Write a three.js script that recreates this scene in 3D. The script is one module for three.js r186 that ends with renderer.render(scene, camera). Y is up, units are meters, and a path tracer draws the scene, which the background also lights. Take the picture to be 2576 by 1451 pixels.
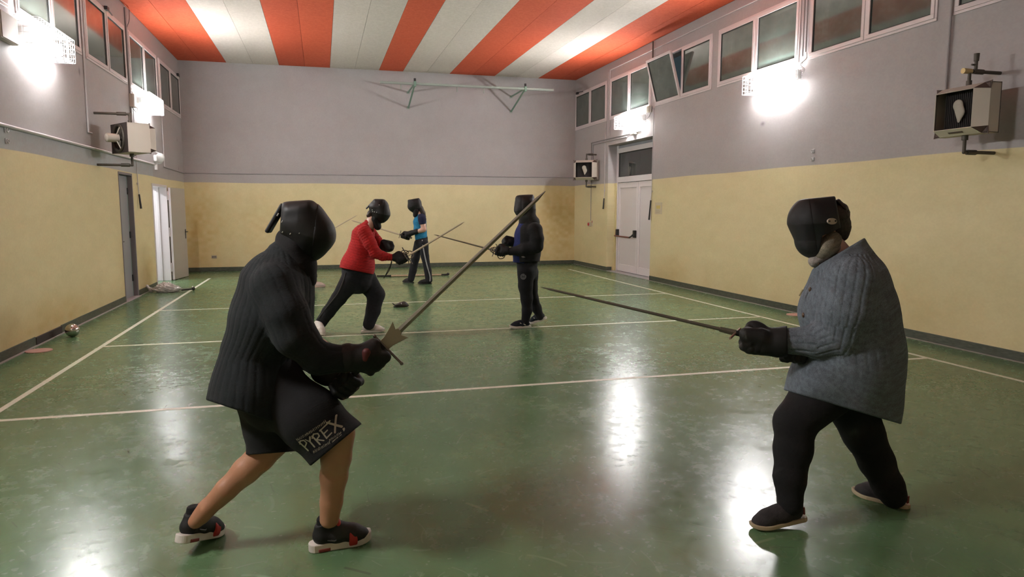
import * as THREE from 'three';
import { mergeGeometries, mergeVertices } from 'three/addons/utils/BufferGeometryUtils.js';
import { RoundedBoxGeometry } from 'three/addons/geometries/RoundedBoxGeometry.js';
import { RectAreaLightUniformsLib } from 'three/addons/lights/RectAreaLightUniformsLib.js';
import { ImprovedNoise } from 'three/addons/math/ImprovedNoise.js';

// ---------------------------------------------------------------- camera, night sky, exposure
const scene = new THREE.Scene();
scene.background = new THREE.Color().setRGB(0.0025, 0.0035, 0.004);      // night outside the windows
const camera = new THREE.PerspectiveCamera(44.672, 2576 / 1451, 0.05, 80);
camera.position.set(0, 1.6416, 0);
camera.rotation.order = 'YXZ';
camera.rotation.set(-0.11388, -0.26363, 0.0004);
const renderer = new THREE.WebGLRenderer({ antialias: true });
renderer.toneMapping = THREE.LinearToneMapping;
renderer.toneMappingExposure = 11;
renderer.shadowMap.enabled = true;
RectAreaLightUniformsLib.init();
const TUBE_GLOW = 22, LAMP_POWER = 30;                                    // glow of the fluorescent tubes, and of the area light in front of them

// ---------------------------------------------------------------- the hall in metres (x to the right wall, -z to the back wall)
const XL = -3.362, XR = 7.211, ZB = -19.639, ZF = 1.3, HC = 5.317, DADO = 2.289, WT = 0.34;
const VIEW_TURN = -0.26363;
// ---------------------------------------------------------------- helpers
let seed = 7;
const rnd = () => { seed = (seed * 1664525 + 1013904223) >>> 0; return seed / 4294967296; };
const rr = (a, b) => a + (b - a) * rnd();
const V = (x, y, z) => new THREE.Vector3(x, y, z);
const vv = (a) => new THREE.Vector3(a[0], a[1], a[2]);
const noise3 = new ImprovedNoise();
const fbm = (x, y, z, o = 4) => { let s = 0, a = 0.5, f = 1; for (let i = 0; i < o; i++) { s += a * noise3.noise(x * f, y * f, z * f); a *= 0.5; f *= 2.03; } return s; };
const used = {};
function numbered(name) { const n = used[name] = (used[name] ?? -1) + 1; return n ? name + '_' + String(n).padStart(3, '0') : name; }
const shade = (o) => { o.traverse((m) => { if (m.isMesh) { m.castShadow = true; m.receiveShadow = true; } }); return o; };
function thing(name, label, category, pos = [0, 0, 0], turn = 0, group) {
  const o = new THREE.Group(); o.name = numbered(name); scene.add(o);
  o.position.set(...pos); o.rotation.y = turn; o.userData = { label, category };
  if (group) o.userData.group = group;
  return o;
}
function part(name, geo, mat, parent, label) {
  const m = new THREE.Mesh(Array.isArray(geo) ? join(geo) : geo, mat); m.name = name; m.castShadow = m.receiveShadow = true; parent.add(m);
  if (label) m.userData.label = label;
  return m;
}
function single(name, geo, mat, label, category, group) {
  const m = part(numbered(name), geo, mat, scene); m.userData = { label, category }; if (group) m.userData.group = group; return m;
}
function struct(name, geo, mat, parent = scene) {
  const m = part(name, geo, mat, parent); if (parent === scene) m.userData.kind = 'structure'; return m;
}
function structGroup(name) { const g = new THREE.Group(); g.name = name; g.userData.kind = 'structure'; scene.add(g); return g; }
function join(list) {
  return mergeGeometries(list.map((g) => { g = g.index ? g.toNonIndexed() : g; for (const k of Object.keys(g.attributes)) if (!['position', 'normal', 'uv'].includes(k)) g.deleteAttribute(k); return g; }));
}
const mv = (g, x = 0, y = 0, z = 0) => g.translate(x, y, z);
function box(x0, x1, y0, y1, z0, z1, r = 0) {
  const w = Math.abs(x1 - x0), h = Math.abs(y1 - y0), d = Math.abs(z1 - z0);
  const g = r ? new RoundedBoxGeometry(w, h, d, 2, Math.min(r, w / 2.01, h / 2.01, d / 2.01)) : new THREE.BoxGeometry(w, h, d);
  return g.translate((x0 + x1) / 2, (y0 + y1) / 2, (z0 + z1) / 2);
}
// uv in metres, taken from the face's dominant axis
function metreUV(g, su = 1, sv = 1) {
  const p = g.attributes.position, n = g.attributes.normal, uv = new Float32Array(p.count * 2);
  for (let i = 0; i < p.count; i++) {
    const ax = Math.abs(n.getX(i)), ay = Math.abs(n.getY(i)), az = Math.abs(n.getZ(i));
    const [u, v] = ay >= ax && ay >= az ? [p.getX(i), p.getZ(i)] : ax > az ? [p.getZ(i), p.getY(i)] : [p.getX(i), p.getY(i)];
    uv[2 * i] = u * su; uv[2 * i + 1] = v * sv;
  }
  g.setAttribute('uv', new THREE.BufferAttribute(uv, 2)); return g;
}
function tube(pts, r, seg = 8, smooth = false) {
  const P = pts.map(vv);
  if (smooth) return new THREE.TubeGeometry(new THREE.CatmullRomCurve3(P), P.length * 8, r, seg);
  const out = [];
  for (let i = 0; i + 1 < P.length; i++) out.push(rod(P[i], P[i + 1], r, r, seg));
  for (let i = 1; i + 1 < P.length; i++) out.push(new THREE.SphereGeometry(r * 1.04, seg, 6).translate(P[i].x, P[i].y, P[i].z));
  return join(out);
}
function rod(a, b, r0, r1 = r0, seg = 12) {
  const d = b.clone().sub(a), g = new THREE.CylinderGeometry(r1, r0, d.length(), seg);
  g.applyQuaternion(new THREE.Quaternion().setFromUnitVectors(V(0, 1, 0), d.clone().normalize()));
  return g.translate((a.x + b.x) / 2, (a.y + b.y) / 2, (a.z + b.z) / 2);
}
// ---- computed textures
function dataTex(w, h, fn, srgb = false, rep) {
  const d = new Uint8Array(w * h * 4);
  for (let y = 0; y < h; y++) for (let x = 0; x < w; x++) { const c = fn(x / w, y / h, x, y), i = 4 * (y * w + x); d[i] = c[0]; d[i + 1] = c[1]; d[i + 2] = c[2]; d[i + 3] = 255; }
  const t = new THREE.DataTexture(d, w, h); t.magFilter = THREE.LinearFilter; t.minFilter = THREE.LinearFilter; t.wrapS = t.wrapT = THREE.RepeatWrapping;
  if (srgb) t.colorSpace = THREE.SRGBColorSpace; if (rep) t.repeat.set(...rep); t.needsUpdate = true; return t;
}
const grey = (v) => { v = Math.max(0, Math.min(255, v)); return [v, v, v]; };
// tileable value noise
function tileNoise(n, s) {
  const g = new Float32Array(n * n); let q = s >>> 0; for (let i = 0; i < n * n; i++) { q = (q * 1664525 + 1013904223) >>> 0; g[i] = q / 4294967296; }
  return (u, v) => { const x = u * n, y = v * n, i = Math.floor(x), j = Math.floor(y), a = x - i, b = y - j, sa = a * a * (3 - 2 * a), sb = b * b * (3 - 2 * b); const G = (i, j) => g[((j % n + n) % n) * n + ((i % n + n) % n)]; return (G(i, j) * (1 - sa) + G(i + 1, j) * sa) * (1 - sb) + (G(i, j + 1) * (1 - sa) + G(i + 1, j + 1) * sa) * sb; };
}
const std = (o) => new THREE.MeshStandardMaterial(o);
const phys = (o) => new THREE.MeshPhysicalMaterial(o);
const rgb = (r, g, b) => new THREE.Color().setRGB(r, g, b);

// ---------------------------------------------------------------- smooth solids: a field of blended tapered capsules, meshed with surface nets
// chain: { c: [[x, y, z, r], ...], k: blend, s: stretch along lat, lat: [x, y, z] }
let LAT = [0, 0, 1];                       // which way the bodies are broad, for the figure in hand
function field(chains, { cuts = [], k = 0.02, ribs = null, holes = [], inflate = 0 } = {}) {
  const segs = [];
  chains.forEach((ch, ci) => {
    const s = ch.s ?? 1, lat = ch.lat ?? LAT, o = ch.c[0];
    const tr = (p) => { const q = (p[0] - o[0]) * lat[0] + (p[1] - o[1]) * lat[1] + (p[2] - o[2]) * lat[2], f = q * (1 - 1 / s); return [p[0] - lat[0] * f, p[1] - lat[1] * f, p[2] - lat[2] * f]; };
    const list = ch.c.length === 1 ? [[ch.c[0], ch.c[0]]] : ch.c.slice(1).map((b, i) => [ch.c[i], b]);
    for (const [a, b] of list) {
      const A = tr(a), B = tr(b), d = [B[0] - A[0], B[1] - A[1], B[2] - A[2]];
      segs.push({ A, d, dd: d[0] * d[0] + d[1] * d[1] + d[2] * d[2] + 1e-9, ra: a[3], rb: b[3], s, lat, o, k: ch.k ?? k, ci, role: ch.role, rib: ch.rib, sub: ch.sub });
    }
  });
  const reach = (ribs ? ribs.depth : 0);
  const f = (x, y, z) => {
    let D = 1e9, best = 1e9, bs = null, bt = 0;
    for (const g of segs) {
      let px = x, py = y, pz = z;
      if (g.s !== 1) { const l = g.lat, q = ((x - g.o[0]) * l[0] + (y - g.o[1]) * l[1] + (z - g.o[2]) * l[2]) * (1 - 1 / g.s); px -= l[0] * q; py -= l[1] * q; pz -= l[2] * q; }
      const ax = px - g.A[0], ay = py - g.A[1], az = pz - g.A[2];
      let t = (ax * g.d[0] + ay * g.d[1] + az * g.d[2]) / g.dd; t = t < 0 ? 0 : t > 1 ? 1 : t;
      const ex = ax - g.d[0] * t, ey = ay - g.d[1] * t, ez = az - g.d[2] * t;
      let e = Math.sqrt(ex * ex + ey * ey + ez * ez) - (g.ra + (g.rb - g.ra) * t); if (g.s < 1) e *= g.s;
      if (g.sub) { D = Math.max(D, -e); continue; }
      if (e < best) { best = e; bs = g; bt = t; }
      if (D > 1e8) D = e; else { const kk = g.k, h = Math.max(kk - Math.abs(D - e), 0) / kk; D = Math.min(D, e) - h * h * kk * 0.25; }
    }
    if (ribs && Math.abs(D) < 0.05 && bs) D += ribs.depth * ribs.fn(x, y, z, bs, bt);
    D -= inflate;
    for (const c of cuts) { const e = (x - c[0]) * c[3] + (y - c[1]) * c[4] + (z - c[2]) * c[5]; const h = Math.max(0.008 - Math.abs(D - e), 0) / 0.008; D = Math.max(D, e) + h * h * 0.002; }
    for (const h of holes) D = Math.max(D, -h(x, y, z));
    return D;
  };
  const lo = [1e9, 1e9, 1e9], hi = [-1e9, -1e9, -1e9];
  for (const ch of chains) if (!ch.sub) for (const p of ch.c) for (let i = 0; i < 3; i++) { const r = p[3] * (1 + (Math.max(ch.s ?? 1, 1) - 1) * Math.abs((ch.lat ?? LAT)[i])) + 0.03; lo[i] = Math.min(lo[i], p[i] - r); hi[i] = Math.max(hi[i], p[i] + r); }
  return { f, lo, hi, reach };
}
// quilted channels that run along the limb or the body axis
function channels(width, sharp = 0.16) {
  return (x, y, z, g, t) => {
    const L = Math.sqrt(g.dd), d = [g.d[0] / L, g.d[1] / L, g.d[2] / L], r = g.ra + (g.rb - g.ra) * t;
    let e1 = [0, 0, 1]; const q = d[2]; e1 = [-d[0] * q, -d[1] * q, 1 - d[2] * q]; const l1 = Math.hypot(...e1) || 1; e1 = e1.map((v) => v / l1);
    const e2 = [d[1] * e1[2] - d[2] * e1[1], d[2] * e1[0] - d[0] * e1[2], d[0] * e1[1] - d[1] * e1[0]];
    let l = (x - g.o[0]) * g.lat[0] + (y - g.o[1]) * g.lat[1] + (z - g.o[2]) * g.lat[2]; l *= (1 - 1 / g.s);
    const px = x - g.lat[0] * l - g.A[0] - g.d[0] * t, py = y - g.lat[1] * l - g.A[1] - g.d[1] * t, pz = z - g.lat[2] * l - g.A[2] - g.d[2] * t;
    const n = Math.max(6, Math.round(2 * Math.PI * (g.rib ?? Math.max(g.ra, g.rb)) * (1 + g.s) / 2 / width));
    const a = Math.atan2(px * e2[0] + py * e2[1] + pz * e2[2], px * e1[0] + py * e1[1] + pz * e1[2]) / (2 * Math.PI) * n;
    const u = Math.abs(a - Math.floor(a) - 0.5) * 2; return Math.exp(-Math.pow((1 - u) / sharp, 2)) - 0.15 * (1 - Math.pow(1 - u, 2)) * 0;
  };
}
// ridges across the body (stitched rows)
function rows(pitch) {
  return (x, y, z, g, t) => { const s = (g.d[0] * (x - g.A[0]) + g.d[1] * (y - g.A[1]) + g.d[2] * (z - g.A[2])) / Math.sqrt(g.dd); return 0.5 + 0.5 * Math.cos((s / pitch) * 2 * Math.PI); };
}
function meshField(F, cell, tint) {
  const { f, lo, hi } = F, nx = Math.ceil((hi[0] - lo[0]) / cell) + 2, ny = Math.ceil((hi[1] - lo[1]) / cell) + 2, nz = Math.ceil((hi[2] - lo[2]) / cell) + 2;
  const val = new Float32Array(nx * ny * nz).fill(1), X = (i) => lo[0] + (i - 1) * cell, Y = (j) => lo[1] + (j - 1) * cell, Z = (k) => lo[2] + (k - 1) * cell;
  const at = (i, j, k) => (k * ny + j) * nx + i, B = 6;
  for (let k = 0; k < nz; k += B) for (let j = 0; j < ny; j += B) for (let i = 0; i < nx; i += B) {
    const c = f(X(i + B / 2 - 0.5), Y(j + B / 2 - 0.5), Z(k + B / 2 - 0.5)), rad = cell * B * 0.87 + cell * 1.2 + F.reach;
    const i1 = Math.min(nx, i + B), j1 = Math.min(ny, j + B), k1 = Math.min(nz, k + B);
    if (Math.abs(c) > rad * 1.15) { const s = c < 0 ? -1 : 1; for (let kk = k; kk < k1; kk++) for (let jj = j; jj < j1; jj++) val.fill(s, at(i, jj, kk), at(i1 - 1, jj, kk) + 1); continue; }
    for (let kk = k; kk < k1; kk++) for (let jj = j; jj < j1; jj++) for (let ii = i; ii < i1; ii++) val[at(ii, jj, kk)] = f(X(ii), Y(jj), Z(kk));
  }
  const pos = [], idx = [], vid = new Int32Array(nx * ny * nz).fill(-1);
  const E = [[0, 1], [0, 2], [0, 4], [1, 3], [1, 5], [2, 3], [2, 6], [3, 7], [4, 5], [4, 6], [5, 7], [6, 7]];
  const v8 = new Float32Array(8);
  for (let k = 0; k < nz - 1; k++) for (let j = 0; j < ny - 1; j++) for (let i = 0; i < nx - 1; i++) {
    let m = 0; for (let c = 0; c < 8; c++) { v8[c] = val[at(i + (c & 1), j + (c >> 1 & 1), k + (c >> 2))]; if (v8[c] < 0) m |= 1 << c; }
    if (m === 0 || m === 255) continue;
    let n = 0, sx = 0, sy = 0, sz = 0;
    for (const [a, b] of E) { if ((m >> a & 1) === (m >> b & 1)) continue; const t = v8[a] / (v8[a] - v8[b]); n++; sx += (a & 1) + ((b & 1) - (a & 1)) * t; sy += (a >> 1 & 1) + ((b >> 1 & 1) - (a >> 1 & 1)) * t; sz += (a >> 2) + ((b >> 2) - (a >> 2)) * t; }
    vid[at(i, j, k)] = pos.length / 3; pos.push(X(i) + sx / n * cell, Y(j) + sy / n * cell, Z(k) + sz / n * cell);
  }
  const quad = (a, b, c, d, flip) => { if (a < 0 || b < 0 || c < 0 || d < 0) return; flip ? idx.push(a, c, b, a, d, c) : idx.push(a, b, c, a, c, d); };
  for (let k = 1; k < nz - 1; k++) for (let j = 1; j < ny - 1; j++) for (let i = 1; i < nx - 1; i++) {
    const s = val[at(i, j, k)] < 0;
    if (s !== (val[at(i + 1, j, k)] < 0)) quad(vid[at(i, j - 1, k - 1)], vid[at(i, j, k - 1)], vid[at(i, j, k)], vid[at(i, j - 1, k)], !s);
    if (s !== (val[at(i, j + 1, k)] < 0)) quad(vid[at(i - 1, j, k - 1)], vid[at(i - 1, j, k)], vid[at(i, j, k)], vid[at(i, j, k - 1)], !s);
    if (s !== (val[at(i, j, k + 1)] < 0)) quad(vid[at(i - 1, j - 1, k)], vid[at(i, j - 1, k)], vid[at(i, j, k)], vid[at(i - 1, j, k)], !s);
  }
  const N = pos.length / 3, nor = new Float32Array(N * 3), uv = new Float32Array(N * 2), col = tint ? new Float32Array(N * 3) : null, h = cell * 0.5;
  for (let i = 0; i < N; i++) {
    let x = pos[3 * i], y = pos[3 * i + 1], z = pos[3 * i + 2], gx, gy, gz, l;
    for (let it = 0; it < 2; it++) {
      gx = f(x + h, y, z) - f(x - h, y, z); gy = f(x, y + h, z) - f(x, y - h, z); gz = f(x, y, z + h) - f(x, y, z - h); l = Math.hypot(gx, gy, gz) || 1;
      if (it) break; const e = Math.max(-cell * 0.4, Math.min(cell * 0.4, f(x, y, z))); x -= gx / l * e; y -= gy / l * e; z -= gz / l * e;
    }
    pos[3 * i] = x; pos[3 * i + 1] = y; pos[3 * i + 2] = z; nor[3 * i] = gx / l; nor[3 * i + 1] = gy / l; nor[3 * i + 2] = gz / l;
    uv[2 * i] = (x + z) * 0.8; uv[2 * i + 1] = y + 0.3 * z;
    if (tint) { const c = tint(x, y, z, gx / l, gy / l, gz / l); col[3 * i] = c[0]; col[3 * i + 1] = c[1]; col[3 * i + 2] = c[2]; }
  }
  const g = new THREE.BufferGeometry();
  g.setAttribute('position', new THREE.Float32BufferAttribute(pos, 3)); g.setAttribute('normal', new THREE.BufferAttribute(nor, 3)); g.setAttribute('uv', new THREE.BufferAttribute(uv, 2));
  if (tint) g.setAttribute('color', new THREE.BufferAttribute(col, 3));
  let turned = 0;
  for (let i = 0; i < Math.min(idx.length, 3000); i += 3) {
    const [a, b, c] = [idx[i], idx[i + 1], idx[i + 2]].map((q) => V(pos[3 * q], pos[3 * q + 1], pos[3 * q + 2])), q = idx[i];
    turned += Math.sign(b.sub(a).cross(c.sub(a)).dot(V(nor[3 * q], nor[3 * q + 1], nor[3 * q + 2])));
  }
  if (turned < 0) for (let i = 0; i < idx.length; i += 3) [idx[i + 1], idx[i + 2]] = [idx[i + 2], idx[i + 1]];
  g.setIndex(idx); return g;
}
const solid = (chains, cell, opt = {}) => meshField(field(chains, opt), cell, opt.tint);
// ---------------------------------------------------------------- materials of the hall
const nA = tileNoise(8, 11), nB = tileNoise(32, 12), nC = tileNoise(128, 13), nD = tileNoise(256, 14);
const plasterBump = dataTex(512, 512, (u, v) => grey(110 + 60 * (nB(u, v) - 0.5) + 50 * (nC(u, v) - 0.5) + 40 * (nD(u, v) - 0.5)));
// painted walls: grey-lilac above, yellow dado below; one texture for a whole wall (u along it, v up)
function wallPaint(len, opts = {}) {
  const W = 2048, H = 1024, n1 = tileNoise(7, opts.seed ?? 3), n2 = tileNoise(29, 5), n3 = tileNoise(90, 6), n4 = tileNoise(300, 8);
  return dataTex(W, H, (u, v) => {
    const y = v * HC, s = u * len, blot = (n1(u * 1.7, v) - 0.5) * 0.5 + (n2(u * 2, v) - 0.5) * 0.3 + (n3(u * 2, v) - 0.5) * 0.2, fine = n4(u * 3, v) - 0.5;
    let c; const yel = (() => {
      const low = Math.max(0, 1 - y / 0.7) * (0.4 + 0.6 * n2(u * 3, 0.1)), c = [213 + blot * 16 - low * 8, 201 + blot * 14 - low * 12, 158 + blot * 16 - low * 16];
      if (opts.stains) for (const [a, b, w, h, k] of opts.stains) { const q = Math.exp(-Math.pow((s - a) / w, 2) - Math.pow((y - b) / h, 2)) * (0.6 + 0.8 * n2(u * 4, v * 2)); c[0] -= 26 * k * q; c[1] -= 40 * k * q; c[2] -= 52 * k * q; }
      return c;
    });
    const edge = DADO + 0.006 * Math.sin(s * 2.1);
    const mixUp = Math.max(0, Math.min(1, (y - edge) / (HC / H) + 0.5));            // a painted edge, smoothed over one texel
    c = [165 + blot * 8, 160 + blot * 8, 160 + blot * 9];
    if (opts.patch) { const [a, b, y1] = opts.patch; const e = y1 + 0.05 * (n2(u * 5, 0.7) - 0.5); if (s > a && s < b && y < e) { const q = 0.7 + 0.5 * (n2(u * 6, v * 3) - 0.5); c = [c[0] + 2 * q, c[1] + 12 * q, c[2] + 15 * q]; } }
    if (opts.scuffs) for (const [a, b, w, h] of opts.scuffs) { const q = Math.exp(-Math.pow((s - a) / w, 2) - Math.pow((y - b) / h, 2)); c = c.map((t) => t - 60 * q); }
    if (mixUp < 1) { const d = yel(); c = c.map((t, i) => d[i] + (t - d[i]) * mixUp); }
    return c.map((t) => Math.max(0, Math.min(255, t + fine * 5)));
  }, true);
}
const wallMat = (map) => std({ map, bumpMap: plasterBump, bumpScale: 0.0012, roughness: 0.62 });
// wall geometry gets uv over the whole wall: a(p) = distance along it
function wallUV(g, along, len) {
  const p = g.attributes.position, uv = new Float32Array(p.count * 2);
  for (let i = 0; i < p.count; i++) { uv[2 * i] = along(p.getX(i), p.getZ(i)) / len; uv[2 * i + 1] = p.getY(i) / HC; }
  g.setAttribute('uv', new THREE.BufferAttribute(uv, 2)); return g;
}
// a wall as boxes around rectangular openings: holes = [a0, a1, y0, y1], sorted; make(a0, a1, y0, y1) gives one box
function wallAround(a0, a1, holes, make) {
  const cuts = [...new Set([a0, a1, ...holes.flatMap((h) => [h[0], h[1]])])].filter((c) => c >= a0 && c <= a1).sort((a, b) => a - b), out = [];
  for (let i = 0; i + 1 < cuts.length; i++) {
    const [l, r] = [cuts[i], cuts[i + 1]]; let y = 0;
    for (const h of holes.filter((h) => h[0] <= l + 1e-6 && h[1] >= r - 1e-6).sort((p, q) => p[2] - q[2])) { if (h[2] > y + 1e-6) out.push(make(l, r, y, h[2])); y = h[3]; }
    if (y < HC) out.push(make(l, r, y, HC));
  }
  return join(out);
}
const LEN = ZF - ZB;
const BAYS = []; for (let k = 0; k < 8; k++) { const z0 = ZB + 0.02 + 2.545 * k; BAYS.push([z0, z0 + 2.33]); }
const WY0 = 3.88, WY1 = 4.91;
const winHoles = BAYS.map(([a, b]) => [a, Math.min(b, ZF - 0.05), WY0, WY1]);
const D1 = [-14.47, -13.56, 0, 2.27], D2 = [-17.45, -16.02, 0, 2.15], D3 = [-17.16, -14.63, 0, 3.25];
struct('wall_left', wallUV(wallAround(ZB, ZF, [...winHoles, D1, D2], (a, b, y0, y1) => box(XL - WT, XL, y0, y1, a, b)), (x, z) => z - ZB, LEN),
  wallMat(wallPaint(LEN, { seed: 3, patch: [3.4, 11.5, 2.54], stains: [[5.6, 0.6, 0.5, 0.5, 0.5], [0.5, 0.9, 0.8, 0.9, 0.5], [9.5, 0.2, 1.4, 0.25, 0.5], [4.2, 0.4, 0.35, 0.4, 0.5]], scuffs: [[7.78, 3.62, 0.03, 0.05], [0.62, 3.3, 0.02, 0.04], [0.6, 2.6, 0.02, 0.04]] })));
struct('wall_right', wallUV(wallAround(ZB, ZF, [...winHoles, D3], (a, b, y0, y1) => box(XR, XR + WT, y0, y1, a, b)), (x, z) => z - ZB, LEN),
  wallMat(wallPaint(LEN, { seed: 17, stains: [[13.6, 2.2, 0.9, 0.12, 0.25], [6.2, 0.3, 0.5, 0.3, 0.3], [12, 0.5, 1.2, 0.4, 0.2]], scuffs: [[9.1, 3.05, 0.05, 0.03]] })));
struct('wall_back', wallUV(box(XL - WT, XR + WT, 0, HC, ZB - 0.3, ZB), (x) => x - XL + WT, XR - XL + 2 * WT),
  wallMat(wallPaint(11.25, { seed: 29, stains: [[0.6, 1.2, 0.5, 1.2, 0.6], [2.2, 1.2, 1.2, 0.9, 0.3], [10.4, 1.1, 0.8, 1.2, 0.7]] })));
struct('wall_front', wallUV(box(XL - WT, XR + WT, 0, HC, ZF, ZF + 0.3), (x) => x - XL + WT, XR - XL + 2 * WT), wallMat(wallPaint(11.25, { seed: 31 })));

// floor: green sports vinyl, worn by shoes
const floorCanvas = document.createElement('canvas'); floorCanvas.width = floorCanvas.height = 2048;
{
  const c = floorCanvas.getContext('2d'), S = 2048 / 5.3;
  c.fillStyle = 'rgb(86,114,80)'; c.fillRect(0, 0, 2048, 2048);
  for (let i = 0; i < 900; i++) { const x = rr(0, 2048), y = rr(0, 2048), r = rr(20, 160), g = c.createRadialGradient(x, y, 0, x, y, r), d = rnd() < 0.5; g.addColorStop(0, d ? 'rgba(58,96,62,0.10)' : 'rgba(104,128,84,0.10)'); g.addColorStop(1, 'rgba(80,116,76,0)'); c.fillStyle = g; c.fillRect(x - r, y - r, 2 * r, 2 * r); }
  c.lineCap = 'round';
  for (let i = 0; i < 900; i++) {                                         // scuffs and scratches left by shoes and steel
    const x = rr(60, 1990), y = rr(60, 1990), a = rr(0, 6.28), len = rr(0.03, 0.22) * S, b = rr(-0.35, 0.35), pale = rnd() < 0.85;
    c.strokeStyle = pale ? `rgba(${168 + rr(0, 40) | 0},${182 + rr(0, 30) | 0},${160 + rr(0, 30) | 0},${rr(0.05, 0.3).toFixed(2)})` : `rgba(40,50,36,${rr(0.15, 0.4).toFixed(2)})`;
    c.lineWidth = rnd() < 0.12 ? rr(4, 9) : rr(0.8, 2.6);
    c.beginPath(); c.moveTo(x, y); c.quadraticCurveTo(x + Math.cos(a) * len * 0.5 - Math.sin(a) * len * b * 0.5, y + Math.sin(a) * len * 0.5 + Math.cos(a) * len * b * 0.5, x + Math.cos(a) * len, y + Math.sin(a) * len); c.stroke();
  }
  for (let i = 0; i < 260; i++) { c.fillStyle = rnd() < 0.6 ? `rgba(190,205,180,${rr(0.1, 0.35).toFixed(2)})` : `rgba(30,40,28,${rr(0.1, 0.4).toFixed(2)})`; c.beginPath(); c.arc(rr(10, 2038), rr(10, 2038), rr(0.7, 2.4), 0, 6.3); c.fill(); }
}
const floorMap = new THREE.CanvasTexture(floorCanvas); floorMap.colorSpace = THREE.SRGBColorSpace; floorMap.wrapS = floorMap.wrapT = THREE.RepeatWrapping; floorMap.repeat.set(1 / 5.3, 1 / 5.3);
const nF = tileNoise(64, 41), nG = tileNoise(200, 42), nH = tileNoise(16, 43);
const floorRough = dataTex(1024, 1024, (u, v) => grey(112 + 26 * (nH(u, v) - 0.5) + 40 * (nF(u, v) - 0.5) + 22 * (nG(u, v) - 0.5)), false, [1 / 3.1, 1 / 3.1]);
const nI = tileNoise(40, 45), nJ = tileNoise(160, 46);
const floorBump = dataTex(1024, 1024, (u, v) => grey(128 + 90 * (nI(u * 0.6, v * 2) - 0.5) + 70 * (nI(u * 1.3 + 0.37, v * 3) - 0.5) + 30 * (nJ(u * 0.5, v) - 0.5)), false, [1 / 2.3, 1 / 2.3]);
const M_floor = phys({ map: floorMap, roughness: 0.56, roughnessMap: floorRough, bumpMap: floorBump, bumpScale: 0.0001, specularIntensity: 0.62 });
const floor = struct('floor', metreUV(box(XL - WT, XR + WT + 0.1, -0.12, 0, ZB - 0.3, ZF + 0.3)), M_floor);

// painted court lines, parts of the floor
const lineTex = dataTex(256, 256, (u, v) => { const k = nC(u, v) * 0.5 + nB(u, v) * 0.5; return [204 + 30 * (k - 0.5), 202 + 30 * (k - 0.5), 184 + 34 * (k - 0.5)]; }, true, [1.4, 1.4]);
const M_line = std({ map: lineTex, roughness: 0.45 });
const lineThin = std({ map: lineTex, color: rgb(0.62, 0.66, 0.56), roughness: 0.5 });
const courtLine = (x0, x1, z0, z1, m = M_line) => part('court_line', metreUV(box(x0, x1, -0.002, 0.0012, z0, z1)), m, floor);
const LW = 0.055, CX0 = -2.58, CX1 = 6.42;
courtLine(CX0 - LW / 2, CX0 + LW / 2, -17.72, ZF - 0.4); courtLine(CX1 - LW / 2, CX1 + LW / 2, -17.9, ZF - 0.4);
for (const z of [-6.157, -9.222, -12.28]) courtLine(CX0, CX1, z - 0.03, z + 0.03);
courtLine(CX0 + 0.1, CX1 - 0.2, -17.77, -17.735, lineThin);

// baseboards with the bead of sealant along the floor
const M_base = std({ map: dataTex(256, 64, (u, v) => { const k = nB(u, v) - 0.5; return [74 + 26 * k, 80 + 26 * k, 68 + 24 * k]; }, true, [0.7, 4]), roughness: 0.5 });
const M_seal = std({ color: rgb(0.30, 0.27, 0.25), roughness: 0.7 });
const baseRun = (name, runs) => struct(name, metreUV(join(runs.map((r) => box(...r, 0.004)))), M_base);
baseRun('baseboard_left', [[XL, XL + 0.012, 0, 0.11, D1[1], -10.37], [XL, XL + 0.012, 0, 0.11, -9.49, ZF], [XL, XL + 0.012, 0, 0.11, D2[1], D1[0]], [XL, XL + 0.012, 0, 0.11, ZB, D2[0]]]);
baseRun('baseboard_right', [[XR - 0.012, XR, 0, 0.11, ZB, D3[0]], [XR - 0.012, XR + 0.14, 0, 0.11, D3[0] - 0.012, D3[0]].map((v, i) => i === 4 ? D3[0] : i === 5 ? D3[0] + 0.012 : v), [XR - 0.012, XR, 0, 0.11, D3[1], ZF]]);
baseRun('baseboard_back', [[XL, XR, 0, 0.11, ZB, ZB + 0.012]]);
baseRun('baseboard_front', [[XL, XR, 0, 0.11, ZF - 0.012, ZF]]);
struct('trim_1', metreUV(join([box(XR - 0.035, XR - 0.012, 0, 0.008, D3[1], ZF), box(XR - 0.03, XR - 0.012, 0, 0.006, ZB, D3[0])])), M_seal);
struct('trim_2', metreUV(join([box(XL + 0.012, XL + 0.045, 0, 0.008, D1[1], ZF), box(XL + 0.012, XL + 0.03, 0, 0.006, D2[1], D1[0])])), M_seal);
single('baseboard_gap_cover', metreUV(box(XL, XL + 0.02, 0.0, 0.1, -10.36, -9.5, 0.004)), std({ color: rgb(0.035, 0.026, 0.024), roughness: 0.7 }), 'dark brown length of baseboard beside the shiny steel ball', 'baseboard');

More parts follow.
